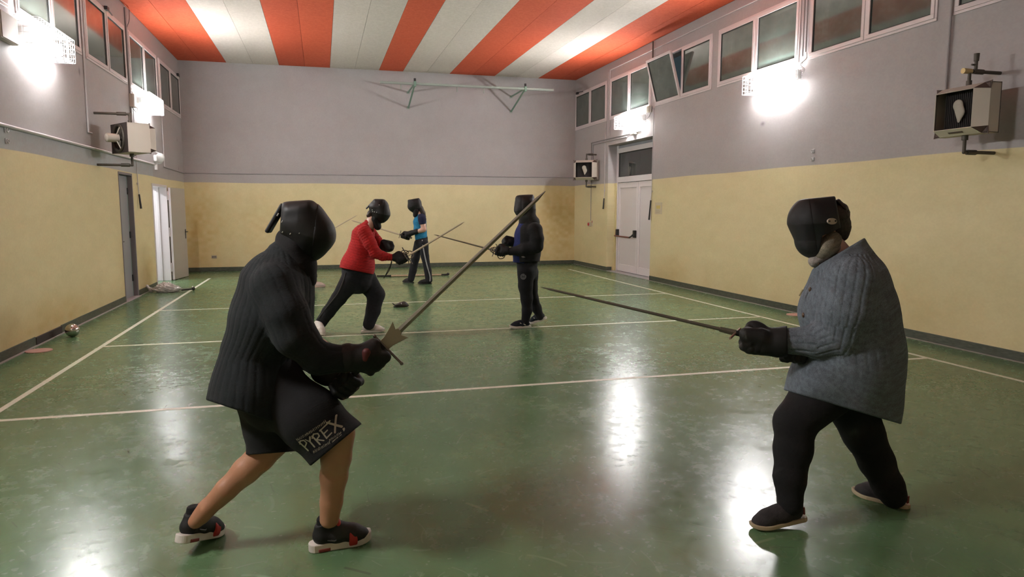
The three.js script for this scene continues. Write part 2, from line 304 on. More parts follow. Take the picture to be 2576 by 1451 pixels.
// ceiling: long painted wood-wool boards, orange and white, each its own part
const ceilTex = (base, k) => dataTex(512, 512, (u, v) => { const f = (nD(u * 3, v * 0.7) - 0.5) + (nD(u * 0.8 + 0.3, v * 3) - 0.5), b = nB(u, v) - 0.5, d = nC(u * 2, v * 2) > 0.93 ? -1 : 0; return base.map((c) => Math.max(0, Math.min(255, c + k * f + 12 * b + 18 * d))); }, true, [0.9, 0.9]);
const ceilBump = dataTex(512, 512, (u, v) => grey(128 + 90 * (nD(u * 3, v) - 0.5) + 90 * (nD(u, v * 3) - 0.5) + 60 * (nD(u * 2, v * 2) - 0.5)), false, [1.1, 1.1]);
const M_orange = [0, 1, 2].map((i) => std({ map: ceilTex([[198, 82, 46], [193, 79, 44], [202, 86, 49]][i], 22), bumpMap: ceilBump, bumpScale: 0.004, roughness: 0.9 }));
const M_white = [0, 1, 2].map((i) => std({ map: ceilTex([[206, 197, 188], [201, 193, 184], [209, 200, 192]][i], 24), bumpMap: ceilBump, bumpScale: 0.004, roughness: 0.9 }));
const ceiling = struct('ceiling', box(XL - WT, XR + WT, HC + 0.03, HC + 0.2, ZB - 0.3, ZF + 0.3), std({ color: rgb(0.03, 0.025, 0.022), roughness: 0.95 }));
{
  const P = 0.638, edges = [XL + 0.003]; for (let x = -2.225 - P; x < XR - 0.1; x += P) edges.push(x); edges.push(XR - 0.003);
  const hue = 'OOWWOOWWOWWOOWWOO';
  for (let i = 0; i + 1 < edges.length; i++) {
    const gap = i % 2 ? 0.007 : 0.004, m = (hue[i] === 'O' ? M_orange : M_white)[i % 3];
    const g = box(edges[i] + gap / 2, edges[i + 1] - gap / 2, HC, HC + 0.03, ZB + 0.002, ZF - 0.002); metreUV(g);
    part('ceiling_board', g, m, ceiling);
  }
}

// ---------------------------------------------------------------- windows: white aluminium, two sashes a bay, dark panes
const M_frame = std({ color: rgb(0.62, 0.56, 0.56), roughness: 0.42, metalness: 0.1 });
const M_gasket = std({ color: rgb(0.02, 0.02, 0.02), roughness: 0.6 });
const dustTex = dataTex(256, 256, (u, v) => { const k = 0.5 * nA(u, v) + 0.3 * nB(u, v) + 0.2 * nC(u, v); return [150 + 60 * (k - 0.5), 164 + 60 * (k - 0.5), 156 + 60 * (k - 0.5)]; }, true, [0.8, 0.8]);
const M_pane = phys({ map: dustTex, transmission: 0.72, thickness: 0, roughness: 0.07, ior: 1.75 });
const M_dark = std({ color: rgb(0.018, 0.016, 0.018), roughness: 0.5 });
let winNo = 0;
function sash(parent, side, z0, z1, tilt, y0 = WY0, y1 = WY1) {
  // built in the wall plane with its hinge at the bottom edge; s = +1 on the left wall (room towards +x)
  const s = side, b = 0.055, g = new THREE.Group();
  const H = y1 - y0, q = [];
  q.push(box(-0.02 * s, 0.024 * s, 0, b, z0, z1, 0.004), box(-0.02 * s, 0.024 * s, H - b, H, z0, z1, 0.004), box(-0.02 * s, 0.024 * s, b, H - b, z0, z0 + b, 0.004), box(-0.02 * s, 0.024 * s, b, H - b, z1 - b, z1, 0.004));
  const f = part('sash_frame', join(q), M_frame, parent);
  f.position.set(side > 0 ? XL : XR, y0, 0); if (tilt) f.rotation.z = -tilt * s;
  part('pane', metreUV(box(-0.004 * s, 0.002 * s, b - 0.004, H - b + 0.004, z0 + b - 0.004, z1 - b + 0.004)), M_pane, f);
  const k = 0.012;
  part('gasket', join([box(0.002 * s, 0.012 * s, b, b + k, z0 + b, z1 - b), box(0.002 * s, 0.012 * s, H - b - k, H - b, z0 + b, z1 - b), box(0.002 * s, 0.012 * s, b, H - b, z0 + b, z0 + b + k), box(0.002 * s, 0.012 * s, b, H - b, z1 - b - k, z1 - b)]), M_gasket, f);
  return f;
}
function windowBay(side, [z0, z1], tilt, arm) {
  const g = structGroup('window_' + ++winNo), X = side > 0 ? XL : XR, s = side, b = 0.035, zm = (z0 + z1) / 2, o = 0.016;
  part('window_frame', join([box(X - 0.06 * s, X + o * s, WY0, WY0 + b, z0, z1, 0.004), box(X - 0.06 * s, X + o * s, WY1 - b, WY1, z0, z1, 0.004), box(X - 0.058 * s, X + (o - 0.001) * s, WY0 + b, WY1 - b, z0, z0 + b, 0.004), box(X - 0.058 * s, X + (o - 0.001) * s, WY0 + b, WY1 - b, z1 - b, z1, 0.004), box(X - 0.058 * s, X + (o - 0.001) * s, WY0 + b, WY1 - b, zm - 0.02, zm + 0.02, 0.004)]), M_frame, g);
  part('reveal', join([box(X - WT * s, X - 0.06 * s, WY0 - 0.001, WY0 + 0.01, z0, z1), box(X - WT * s, X - 0.06 * s, WY1 - 0.01, WY1, z0, z1)]), M_frame, g);
  sash(g, side, z0 + b, zm - 0.02, tilt, WY0 + b, WY1 - b); sash(g, side, zm + 0.02, z1 - b, 0, WY0 + b, WY1 - b);
  // the arm that pulls the sash open, at the top of the frame
  if (arm !== undefined) part('opener', join([box(X + o * s, X + (o + 0.05) * s, WY1 - 0.03, WY1 + 0.03, arm - 0.06, arm + 0.06, 0.006), tube([[X + 0.03 * s, WY1 + 0.02, arm], [X + 0.02 * s, WY1 - 0.01, arm - 0.4 * s]], 0.009, 6)]), M_dark, g);
  return g;
}
BAYS.forEach((b, k) => { const bb = [b[0], Math.min(b[1], ZF - 0.05)]; windowBay(1, bb, 0, { 0: -19.35, 2: -13.35 }[k]); windowBay(-1, bb, k === 2 ? 0.27 : 0, { 0: -19.4, 2: -14.35 }[k]); });

// ---------------------------------------------------------------- doors
const M_doorWhite = std({ color: rgb(0.66, 0.62, 0.63), roughness: 0.4 });
const M_doorGrey = std({ color: rgb(0.28, 0.29, 0.31), roughness: 0.5 });
const M_doorDark = std({ color: rgb(0.10, 0.105, 0.115), roughness: 0.5 });
const M_beige = std({ color: rgb(0.42, 0.38, 0.33), roughness: 0.5 });
const M_black = std({ color: rgb(0.014, 0.013, 0.013), roughness: 0.45 });
const M_steel = std({ color: rgb(0.55, 0.55, 0.55), roughness: 0.28, metalness: 1 });
{ // door 1: grey steel door set deep in the left wall
  const d = structGroup('door_1'), [a, b, , h] = D1;
  part('door_frame', join([box(XL - WT, XL + 0.01, 0, h, a - 0.001, a + 0.035, 0.004), box(XL - WT, XL + 0.01, 0, h, b - 0.035, b, 0.004), box(XL - WT, XL + 0.009, h - 0.04, h + 0.001, a + 0.035, b - 0.035, 0.004)]), std({ color: rgb(0.2, 0.185, 0.2), roughness: 0.5 }), d);
  const leaf = part('door_leaf', box(XL - 0.125, XL - 0.08, 0.01, h - 0.045, a + 0.04, b - 0.04, 0.006), M_doorGrey, d);
  for (const y of [0.35, 1.15, 1.95]) part('hinge', mv(new THREE.CylinderGeometry(0.014, 0.014, 0.12, 10), XL - 0.07, y, a + 0.05), M_black, leaf);
  part('door_handle', tube([[XL - 0.08, 1.05, b - 0.11], [XL - 0.03, 1.05, b - 0.11], [XL - 0.03, 1.05, b - 0.24]], 0.011), M_black, leaf);
  part('door_edge', box(XL - 0.082, XL - 0.075, 0.01, h - 0.05, a + 0.04, a + 0.06), std({ color: rgb(0.3, 0.42, 0.38), roughness: 0.5 }), leaf);
  part('threshold', box(XL - WT, XL + 0.05, 0, 0.012, a, b, 0.004), std({ color: rgb(0.35, 0.3, 0.3), roughness: 0.6 }), d);
}
{ // door 2: open doorway into a lit corridor, its beige leaf folded back against the left wall
  const d = structGroup('door_2'), [a, b, , h] = D2, j = 0.05;
  part('door_frame', join([box(XL - WT - 0.01, XL + 0.015, 0, h, a, a + j, 0.006), box(XL - WT - 0.01, XL + 0.015, 0, h, b - j, b, 0.006), box(XL - WT - 0.01, XL + 0.014, h - j, h, a + j, b - j, 0.006), box(XL - 0.2, XL - 0.15, 0, h, a + j, a + j + 0.02, 0.004)]), M_doorWhite, d);
  const leaf = part('door_leaf', box(0, 0.045, 0.012, h - j, -0.93, 0, 0.006), M_beige, d);
  leaf.position.set(XL + 0.035, 0, a - 0.005); leaf.rotation.y = -0.15;
  part('leaf_edge', box(-0.002, 0.047, 0.012, h - j, 0.0005, 0.006), M_doorWhite, leaf);
  for (const y of [0.3, 1.1, 1.92]) part('hinge', mv(new THREE.CylinderGeometry(0.016, 0.016, 0.2, 12), -0.008, y, 0.022), M_doorWhite, leaf);
  part('door_handle', join([box(0.045, 0.053, 0.92, 1.14, -0.865, -0.825, 0.003), tube([[0.05, 1.08, -0.845], [0.1, 1.08, -0.845], [0.1, 1.08, -0.73]], 0.01)]), M_black, leaf);
  // the corridor behind
  const cx0 = XL - WT - 1.7, cz0 = -19.2, cz1 = -15.4;
  const M_corr = std({ color: rgb(0.8, 0.8, 0.82), roughness: 0.7 });
  struct('wall_corridor', join([box(cx0 - 0.1, cx0, 0, 2.7, cz0, cz1), box(cx0, XL - WT, 0, 2.7, cz0 - 0.1, cz0), box(cx0, XL - WT, 0, 2.7, cz1, cz1 + 0.1)]), M_corr);
  struct('ceiling_corridor', box(cx0 - 0.1, XL - WT, 2.7, 2.8, cz0 - 0.1, cz1 + 0.1), M_corr);
  struct('floor_corridor', box(cx0 - 0.1, XL - WT, -0.12, 0, cz0 - 0.1, cz1 + 0.1), std({ color: rgb(0.35, 0.36, 0.35), roughness: 0.4 }));
  const c = thing('ceiling_lamp', 'white strip lamp in the bright corridor behind the open doorway', 'lamp', [XL - WT - 0.85, 2.62, -17.0]);
  part('lamp_body', box(-0.09, 0.09, 0.03, 0.08, -0.65, 0.65, 0.01), M_doorWhite, c);
  part('diffuser', box(-0.07, 0.07, 0, 0.03, -0.62, 0.62, 0.01), std({ color: 0xffffff, emissive: rgb(0.95, 0.97, 1), emissiveIntensity: 2.5 }), c);
  const l = new THREE.RectAreaLight(rgb(0.95, 0.97, 1), 11, 0.14, 1.24); l.position.set(0, -0.012, 0); l.rotation.x = -Math.PI / 2; c.add(l);
}
{ // door 3: white double fire door with a transom pane, deep in the right wall
  const d = structGroup('door_3'), [a, b, , h] = D3, x = XR + 0.27, zm = (a + b) / 2 + 0.02, j = 0.09;
  part('door_frame', join([box(x - 0.03, x + 0.06, 0, h, a, a + j, 0.006), box(x - 0.03, x + 0.06, 0, h, b - j, b, 0.006), box(x - 0.029, x + 0.059, h - 0.2, h - 0.08, a + j, b - j, 0.006), box(x - 0.029, x + 0.059, 2.3, 2.44, a + j, b - j, 0.006)]), M_doorWhite, d);
  part('head_panel', box(x + 0.002, x + 0.05, h - 0.085, h, a + j, b - j), M_doorGrey, d);
  const pane = part('transom_pane', metreUV(box(x + 0.012, x + 0.02, 2.43, h - 0.19, a + j, b - j)), phys({ color: rgb(0.3, 0.32, 0.31), transmission: 0.85, thickness: 0, roughness: 0.03, ior: 1.6 }), d);
  part('gasket', join([box(x - 0.002, x + 0.012, 2.44, 2.455, a + j, b - j), box(x - 0.002, x + 0.012, h - 0.215, h - 0.2, a + j, b - j), box(x - 0.002, x + 0.012, 2.44, h - 0.2, a + j, a + j + 0.015)]), M_gasket, pane);
  for (const [p, q, bar] of [[a + j + 0.01, zm - 0.005, true], [zm + 0.005, b - j - 0.01, false]]) {
    const t = 0.1, leaf = part('door_leaf', join([box(x - 0.01, x + 0.04, 0.02, 2.29, p, p + t, 0.006), box(x - 0.01, x + 0.04, 0.02, 2.29, q - t, q, 0.006), box(x - 0.009, x + 0.039, 0.02, 0.2, p + t, q - t, 0.006), box(x - 0.009, x + 0.039, 2.16, 2.29, p + t, q - t, 0.006)]), M_doorWhite, d);
    part('door_panel', box(x + 0.008, x + 0.028, 0.19, 2.17, p + t - 0.01, q - t + 0.01), std({ color: rgb(0.6, 0.56, 0.56), roughness: 0.45 }), leaf);
    if (bar) {
      part('bar_bracket', join([box(x - 0.09, x - 0.01, 0.92, 1.1, p + 0.02, p + 0.09, 0.012), box(x - 0.09, x - 0.01, 0.92, 1.1, q - 0.11, q - 0.04, 0.012), tube([[x - 0.06, 1.02, q - 0.075], [x - 0.12, 0.95, q - 0.11], [x - 0.13, 0.92, q - 0.2]], 0.02, 8)]), M_black, leaf);
      part('panic_bar', tube([[x - 0.12, 0.93, p + 0.05], [x - 0.13, 0.92, q - 0.19]], 0.019, 10), std({ color: rgb(0.16, 0.045, 0.035), roughness: 0.4 }), leaf);
    }
  }
  part('jamb_cover', box(x - 0.075, x - 0.03, 0, DADO, a + 0.002, a + 0.05, 0.004), std({ color: rgb(0.58, 0.5, 0.25), roughness: 0.6 }), d);
  part('threshold', box(XR - 0.02, x + 0.06, 0, 0.012, a + 0.01, b - 0.01, 0.004), std({ color: rgb(0.3, 0.3, 0.3), roughness: 0.5 }), d);
  struct('wall_outside', box(XR + WT + 1.2, XR + WT + 1.3, -0.1, 3.6, -18.5, -13.4), std({ color: rgb(0.05, 0.05, 0.05), roughness: 0.9 }));
}
// ---------------------------------------------------------------- caged fluorescent wall lights
const M_tube = std({ color: 0xffffff, emissive: rgb(1, 0.985, 0.97), emissiveIntensity: TUBE_GLOW });
const M_tubeWeak = M_tube.clone(); M_tubeWeak.emissiveIntensity = TUBE_GLOW * 1.1;
const M_enamel = std({ color: rgb(0.75, 0.74, 0.74), roughness: 0.4 });
const M_wire = std({ color: rgb(0.78, 0.78, 0.78), roughness: 0.4 });
function wallLight(side, zc, label, power = 1) {
  const s = side, X = side > 0 ? XL : XR, L = 1.22, h = 0.3, D = 0.26, t = thing('wall_light', label, 'lamp', [X, 3.7, zc], side > 0 ? 0 : Math.PI, 'caged fluorescent wall lights');
  // local +x points into the room
  part('housing', join([box(0, 0.07, -0.07, 0.07, -L / 2 + 0.04, L / 2 - 0.04, 0.008), box(0.06, 0.14, -0.06, 0.06, -L / 2 + 0.05, -L / 2 + 0.075, 0.006), box(0.06, 0.14, -0.06, 0.06, L / 2 - 0.075, L / 2 - 0.05, 0.006)]), M_enamel, t);
  for (const y of [-0.038, 0.038]) part('lamp_tube', new THREE.CylinderGeometry(0.018, 0.018, L - 0.26, 14).rotateX(Math.PI / 2).translate(0.115, y, 0), power === 1 ? M_tube : M_tubeWeak, t);
  const w = [], r = 0.0034, y0 = -h / 2, y1 = h / 2, z0 = -L / 2, z1 = L / 2;
  for (let i = 0; i <= 5; i++) { const y = y0 + (h * i) / 5; w.push([[0.01, y, z0], [D, y, z0], [D, y, z1], [0.01, y, z1]]); }
  for (let i = 0; i <= 3; i++) { const x = 0.01 + ((D - 0.01) * i) / 3; for (const z of [z0, z1]) w.push([[x, y0, z], [x, y1, z]]); for (const y of [y0, y1]) w.push([[x, y, z0], [x, y, z1]]); }
  for (let i = 1; i < 15; i++) { const z = z0 + (L * i) / 15; w.push([[0.01, y0, z], [D, y0, z], [D, y1, z], [0.01, y1, z]]); }
  part('cage', join(w.map((p) => tube(p, r, 5))), M_wire, t);
  const l = new THREE.RectAreaLight(rgb(1, 0.985, 0.97), LAMP_POWER * power, L - 0.26, 0.11); l.position.set(0.137, 0, 0); l.rotation.y = -Math.PI / 2; t.add(l);
  return t;
}
const LZ = [-15.66, -10.2];
wallLight(1, LZ[0], 'caged strip light above the square heater, left wall');
wallLight(1, LZ[1], 'caged strip light at the picture top, above the long wall conduit');
wallLight(1, -2.9, 'caged strip light on the left wall near the camera, beyond the picture edge', 1.1);
wallLight(-1, LZ[0] + 0.08, 'caged strip light over the white double fire door');
wallLight(-1, LZ[1] + 0.04, 'caged strip light below windows between fire door and large heater');

// ---------------------------------------------------------------- unit heaters
const M_heat = std({ color: rgb(0.46, 0.42, 0.36), roughness: 0.5 });
const M_heatPale = std({ color: rgb(0.62, 0.57, 0.5), roughness: 0.45 });
const M_rust = std({ color: rgb(0.09, 0.06, 0.05), roughness: 0.7 });
const M_pipeDark = std({ color: rgb(0.085, 0.075, 0.06), roughness: 0.55, metalness: 0.3 });
const M_pipeGrey = std({ color: rgb(0.27, 0.26, 0.26), roughness: 0.6 });
const M_brass = std({ color: rgb(0.55, 0.42, 0.2), roughness: 0.5, metalness: 0.4 });
function plate(pts, th = 0.006) {          // a flat sheet through four corners, with thickness
  const P = pts.map(vv), n = P[1].clone().sub(P[0]).cross(P[2].clone().sub(P[0])).normalize().multiplyScalar(th), pos = [], T = (a, b, c) => pos.push(...a.toArray(), ...b.toArray(), ...c.toArray());
  const Q = P.map((p) => p.clone().sub(n)), m = P.length;
  for (let i = 1; i + 1 < m; i++) { T(P[0], P[i], P[i + 1]); T(Q[0], Q[i + 1], Q[i]); }
  for (let i = 0; i < m; i++) { const j = (i + 1) % m; T(P[i], Q[i], Q[j]); T(P[i], Q[j], P[j]); }
  const g = new THREE.BufferGeometry(); g.setAttribute('position', new THREE.Float32BufferAttribute(pos, 3)); g.computeVertexNormals(); g.setAttribute('uv', new THREE.Float32BufferAttribute(new Float32Array(pos.length / 3 * 2), 2)); return g;
}
// local +z is the way it blows; centre of the body at the origin; tall pipes go to the wall along -z
function heater(label, pos, turn, { wall, w = 0.33, h = 0.26, d = 0.17, back = false, pipeTurn = 0, valve = false }) {
  const t = thing('unit_heater', label, 'heater', pos, turn, 'hot water unit heaters on the side walls');
  const o = [w * 0.71, h * 0.77], e = d + 0.12;                                          // front opening, its depth
  part('casing', join([box(-w, w, h - 0.012, h, -d, d, 0.004), box(-w, w, -h, -h + 0.012, -d, d, 0.004), box(-w, -w + 0.012, -h, h, -d, d, 0.004), box(w - 0.012, w, -h, h, -d, d, 0.004)]), M_heat, t);
  const c = 0.07, f = (x, y) => [x, y, d], g = (x, y) => [x, y, e];
  part('louvre_top', plate([f(-w + c, h), g(-o[0], o[1]), g(o[0], o[1]), f(w - c, h)]), M_heat, t);
  part('louvre_bottom', plate([f(-w + c, -h), f(w - c, -h), g(o[0], -o[1]), g(-o[0], -o[1])]), M_heatPale, t);
  part('louvre_side', plate([f(w, h - c), g(o[0], o[1]), g(o[0], -o[1]), f(w, -h + c)]), M_heatPale, t);
  part('louvre_side', plate([f(-w, h - c), f(-w, -h + c), g(-o[0], -o[1]), g(-o[0], o[1])]), M_heatPale, t);
  for (const sx of [-1, 1]) for (const sy of [-1, 1]) part('corner_piece', plate(sx * sy > 0 ? [f(sx * w, sy * (h - c)), f(sx * (w + 0.012), sy * (h + 0.012)), f(sx * (w - c), sy * h), g(sx * o[0], sy * o[1])] : [f(sx * (w - c), sy * h), f(sx * (w + 0.012), sy * (h + 0.012)), f(sx * w, sy * (h - c)), g(sx * o[0], sy * o[1])]), M_rust, t);
  const fins = []; for (let i = -9; i <= 9; i++) fins.push(box(i * 0.024 - 0.002, i * 0.024 + 0.002, -h * 0.77, h * 0.77, d - 0.08, d - 0.01)); fins.push(box(-w + 0.02, w - 0.02, -h + 0.02, h - 0.02, d - 0.14, d - 0.12));
  part('coil', join(fins), std({ color: rgb(0.075, 0.068, 0.066), roughness: 0.8 }), t);
  const blades = []; for (let i = 0; i < 5; i++) { const b = box(0.03, 0.17, -0.045, 0.045, -0.003, 0.003); b.rotateX(0.5).rotateZ((i * Math.PI * 2) / 5).translate(0, 0, -d + 0.03); blades.push(b); }
  const fan = part('fan', join([...blades, mv(new THREE.CylinderGeometry(0.035, 0.035, 0.05, 14).rotateX(Math.PI / 2), 0, 0, -d + 0.03)]), M_pipeDark, t);
  part('hub', solid([{ c: [[-0.02, 0.06, d + 0.03, 0.062], [0.01, -0.02, d + 0.03, 0.045], [0.0, -0.11, d + 0.03, 0.02]], s: 0.4 }], 0.008), std({ color: rgb(0.4, 0.37, 0.31), roughness: 0.7 }), t);
  part('fan_ring', new THREE.TorusGeometry(0.2, 0.022, 8, 32).translate(0, 0, -d - 0.012), M_pipeDark, t);
  part('back_plate', (() => { const s = new THREE.Shape(); s.moveTo(-w, -h); s.lineTo(w, -h); s.lineTo(w, h); s.lineTo(-w, h); const k = new THREE.Path(); k.absarc(0, 0, 0.2, 0, Math.PI * 2, true); s.holes.push(k); return new THREE.ExtrudeGeometry(s, { depth: 0.01, bevelEnabled: false, curveSegments: 24 }).translate(0, 0, -d - 0.005); })(), std({ color: rgb(0.045, 0.035, 0.032), roughness: 0.6 }), t);
  part('motor', join([mv(new THREE.CylinderGeometry(0.062, 0.07, 0.17, 18).rotateX(Math.PI / 2), 0, 0, -d - 0.1), mv(new THREE.SphereGeometry(0.06, 14, 10).scale(1, 1, 0.5), 0, 0, -d - 0.185), ...[0, 2.1, 4.2].map((a) => rod(V(0, 0, -d - 0.06), V(Math.cos(a) * 0.2, Math.sin(a) * 0.2, -d - 0.02), 0.009))]), M_heatPale, t);
  // water pipes, straight to the wall in the wall's own direction
  const q = (x, y, z) => { const cc = Math.cos(pipeTurn), ss = Math.sin(pipeTurn); return [x * cc + z * ss, y, -x * ss + z * cc]; };
  const py = h + 0.16, pb = -h - 0.18, r = 0.019;
  part('pipe', join([tube([[0, h - 0.01, 0], [0, py, 0], q(0, py, -wall)], r, 10), rod(V(0, h, 0), V(0, h + 0.06, 0), 0.03, 0.03), rod(V(...q(0, py, -0.05)), V(...q(0, py, -0.18)), 0.028, 0.028)]), M_pipeDark, t);
  part('pipe', join([tube([[0, -h + 0.01, 0], [0, pb, 0], q(0, pb, -wall)], r, 10), rod(V(0, -h, 0), V(0, -h - 0.05, 0), 0.033, 0.033), rod(V(...q(0, pb, -0.04)), V(...q(0, pb, -0.16)), 0.028, 0.028)]), M_pipeDark, t);
  if (valve) {
    part('valve', join([rod(V(...q(0, py, -0.08)), V(...q(0, py + 0.12, -0.08)), 0.018, 0.018), rod(V(...q(0, py + 0.11, -0.08)), V(...q(0, py + 0.19, -0.08)), 0.026, 0.03), rod(V(...q(0, py + 0.07, -0.08)), V(...q(0, py + 0.07, -0.02)), 0.01)]), M_pipeDark, t);
    part('cap', rod(V(...q(0, py, -0.02)), V(...q(0, py, 0.09)), 0.026, 0.03, 14), M_brass, t);
    part('name_plate', (() => { const g = box(-0.09, 0.09, -0.012, 0.012, 0, 0.003); g.rotateX(0.93).translate(0, -h + 0.028, d + 0.062); return g; })(), M_rust, t);
  }
  return t;
}
heater('large pale unit heater high on the near right wall', [XR - 0.42, 2.69, -6.23], -Math.PI / 2, { wall: 0.42, d: 0.07, valve: true });
heater('small looking unit heater left of the fire door', [XR - 0.28, 2.66, -17.98], -0.72, { wall: 0.28, d: 0.1, pipeTurn: -Math.PI / 2 + 0.72 });
heater('unit heater on the left wall turned to show its fan and beige side', [XL + 0.5, 2.72, -12.42], 2.18, { wall: 0.5, w: 0.3, h: 0.225, pipeTurn: Math.PI / 2 - 2.18 });

// ---------------------------------------------------------------- conduits, boxes, window cranks
const M_cond = std({ color: rgb(0.30, 0.285, 0.29), roughness: 0.6 });
const M_condPale = std({ color: rgb(0.5, 0.48, 0.48), roughness: 0.5 });
const conduit = (pts, r, m, label) => single('conduit', Array.isArray(pts[0][0]) ? join(pts.map((p) => tube(p, r, 8))) : tube(pts, r, 8), m, label, 'conduit');
const L = XL + 0.016, R_ = XR - 0.016, BW = ZB + 0.012;
conduit([[XL + 0.023, 2.545, ZF - 0.2], [XL + 0.023, 2.545, -16.3]], 0.021, M_condPale, 'long pale conduit running above the yellow paint of the left wall');
conduit([[L, 2.55, -17.2], [L, 2.52, ZB + 0.02]], 0.011, M_cond, 'thin grey conduit from bulkhead lamp to the far left corner');
conduit([[XL + 0.03, 2.525, BW], [XR - 0.03, 2.535, BW]], 0.013, M_cond, 'thin grey conduit across the back wall above the yellow paint');
conduit([[L, HC - 0.02, -12.07], [L, 2.775, -12.03], [L, 2.775, -12.2]], 0.013, M_condPale, 'pale conduit dropping between windows and turning to the left heater');
conduit([[L, HC - 0.05, -14.64], [L, 3.9, -14.66], [L, 3.1, -14.63]], 0.017, M_cond, 'conduit down the wall to the junction box beside the far left strip light');
conduit([[L, 3.86, -17.3], [L, 2.56, -17.3]], 0.012, M_condPale, 'pale vertical conduit right of the bulkhead lamp on left wall');
conduit([[[R_, 5.13, ZF - 0.3], [R_, 5.13, -17.08], [R_, 3.5, -17.08]], [[R_, 5.09, -17.15], [R_, 3.5, -17.15]]], 0.012, M_condPale, 'pale conduit high along the right wall that drops beside the fire door');
conduit([[[R_, 3.42, -15.2], [R_, 3.42, -18.32], [R_, 2.95, -18.32]], [[R_, 3.36, -16], [R_, 3.36, -18.2], [R_, 2.95, -18.2]]], 0.012, M_cond, 'pair of conduits over the fire door lintel to the small heater');
conduit([[R_, 2.4, -18.3], [R_, 1.29, -18.3]], 0.008, M_cond, 'thin conduit from the small heater down to the red alarm button');
conduit([[R_ - 0.032, HC - 0.02, -6.87], [R_ - 0.01, 3.02, -6.9]], 0.016, M_cond, 'vertical conduit between windows down to the large heater');
conduit([[[R_ - 0.03, HC - 0.02, -9.53], [R_ - 0.02, 3.95, -9.53]], [[R_ - 0.03, HC - 0.02, -9.46], [R_ - 0.02, 4.0, -9.46]]], 0.012, M_cond, 'twin conduits between two windows above the near right strip light');
conduit([[R_ - 0.033, HC - 0.02, -14.62], [R_ - 0.03, 4.85, -14.62]], 0.016, M_pipeDark, 'short dark conduit above the tilted window');
single('lamp_cable', tube([[XR - 0.02, 4.0, -9.46], [XR - 0.05, 3.9, -9.42], [XR - 0.09, 3.82, -9.5], [XR - 0.06, 3.74, -9.44], [XR - 0.05, 3.68, -9.5]], 0.007, 6, true), M_condPale, 'looped cable at the near end of the near right strip light', 'cable');
single('lamp_cable', tube([[XR - 0.02, 3.9, -14.68], [XR - 0.05, 3.72, -14.7], [XR - 0.05, 3.66, -14.83]], 0.012, 6, true), M_condPale, 'bent cable feeding the strip light over the fire door', 'cable');
single('lamp_cable', tube([[XL + 0.03, 3.62, -14.66], [XL + 0.08, 3.5, -14.85], [XL + 0.08, 3.42, -14.72], [XL + 0.04, 3.5, -14.64]], 0.006, 6, true), M_pipeDark, 'loose cable hanging under the junction box by the far left strip light', 'cable');
single('lamp_cable', tube([[XL + 0.03, HC - 0.03, -14.9], [XL + 0.05, 5.05, -14.75], [XL + 0.03, 4.93, -14.66]], 0.01, 6, true), M_cond, 'dark cable curling from the ceiling edge above the left windows', 'cable');
function junctionBox(label, x, y, z, w, h, s) {
  const t = thing('junction_box', label, 'junction box', [x, y, z]);
  part('box_body', box(0, 0.075 * s, -h / 2, h / 2, -w / 2, w / 2, 0.008), M_heatPale, t);
  part('lid', box(0.075 * s, 0.085 * s, -h / 2 + 0.008, h / 2 - 0.008, -w / 2 + 0.008, w / 2 - 0.008, 0.004), M_heat, t);
}
junctionBox('grey junction box left of the far left strip light', XL, 3.62, -14.72, 0.2, 0.24, 1);
junctionBox('large grey junction box at the left picture edge', XL, 3.63, -9.25, 0.45, 0.3, 1);
junctionBox('small pale box right of the strip light over the fire door', XR, 3.85, -14.75, 0.12, 0.14, -1);
junctionBox('small pale box hanging under the strip light over the fire door', XR, 3.42, -15.55, 0.2, 0.1, -1);
function crank(label, x, y0, y1, z, top, s, lean = 0) {
  const t = thing('window_crank', label, 'crank', [x, 0, z]);
  part('crank_rod', tube([[0.014 * s, top, 0], [0.02 * s, y1 + 0.2, 0], [0.03 * s, y1, lean * 0.3]], 0.0075, 6), M_condPale, t);
  part('grip', rod(V(0.03 * s, y1, lean * 0.3), V(0.05 * s, y0, lean), 0.016, 0.02), M_black, t);
  part('clip', box(0, 0.03 * s, y1 + 0.18, y1 + 0.22, -0.015, 0.015, 0.004), M_condPale, t);
}
crank('window crank with black grip between the two left doors', XL, 1.63, 1.9, -14.82, 3.8, 1);
crank('window crank with black grip left of the fire door', XR, 1.62, 1.9, -17.33, 3.85, -1);
crank('window crank with black grip at right edge of the fire door', XR, 1.38, 1.82, -14.58, 3.85, -1, -0.04);
{ // bulkhead lamp right of the left heater
  const t = thing('bulkhead_lamp', 'unlit glass bulkhead lamp on the conduit end, left wall', 'lamp', [XL, 2.68, -16.5]);
  part('lamp_base', box(0, 0.06, -0.07, 0.07, -0.16, 0.16, 0.02), M_enamel, t);
  part('glass_cover', new THREE.SphereGeometry(0.1, 20, 14).scale(0.9, 1, 1.5).translate(0.1, 0.02, 0.02), phys({ color: rgb(0.85, 0.85, 0.85), transmission: 0.6, thickness: 0, roughness: 0.25 }), t);
  part('guard', join([[-0.08, 0], [0, 0], [0.08, 0]].map(([z]) => new THREE.TorusGeometry(0.12, 0.006, 6, 24, Math.PI).rotateZ(-Math.PI / 2).translate(0.03, 0.01, z))), M_wire, t);
  part('drop_box', box(0, 0.05, -0.24, -0.06, 0.02, 0.1, 0.008), M_enamel, t);
}
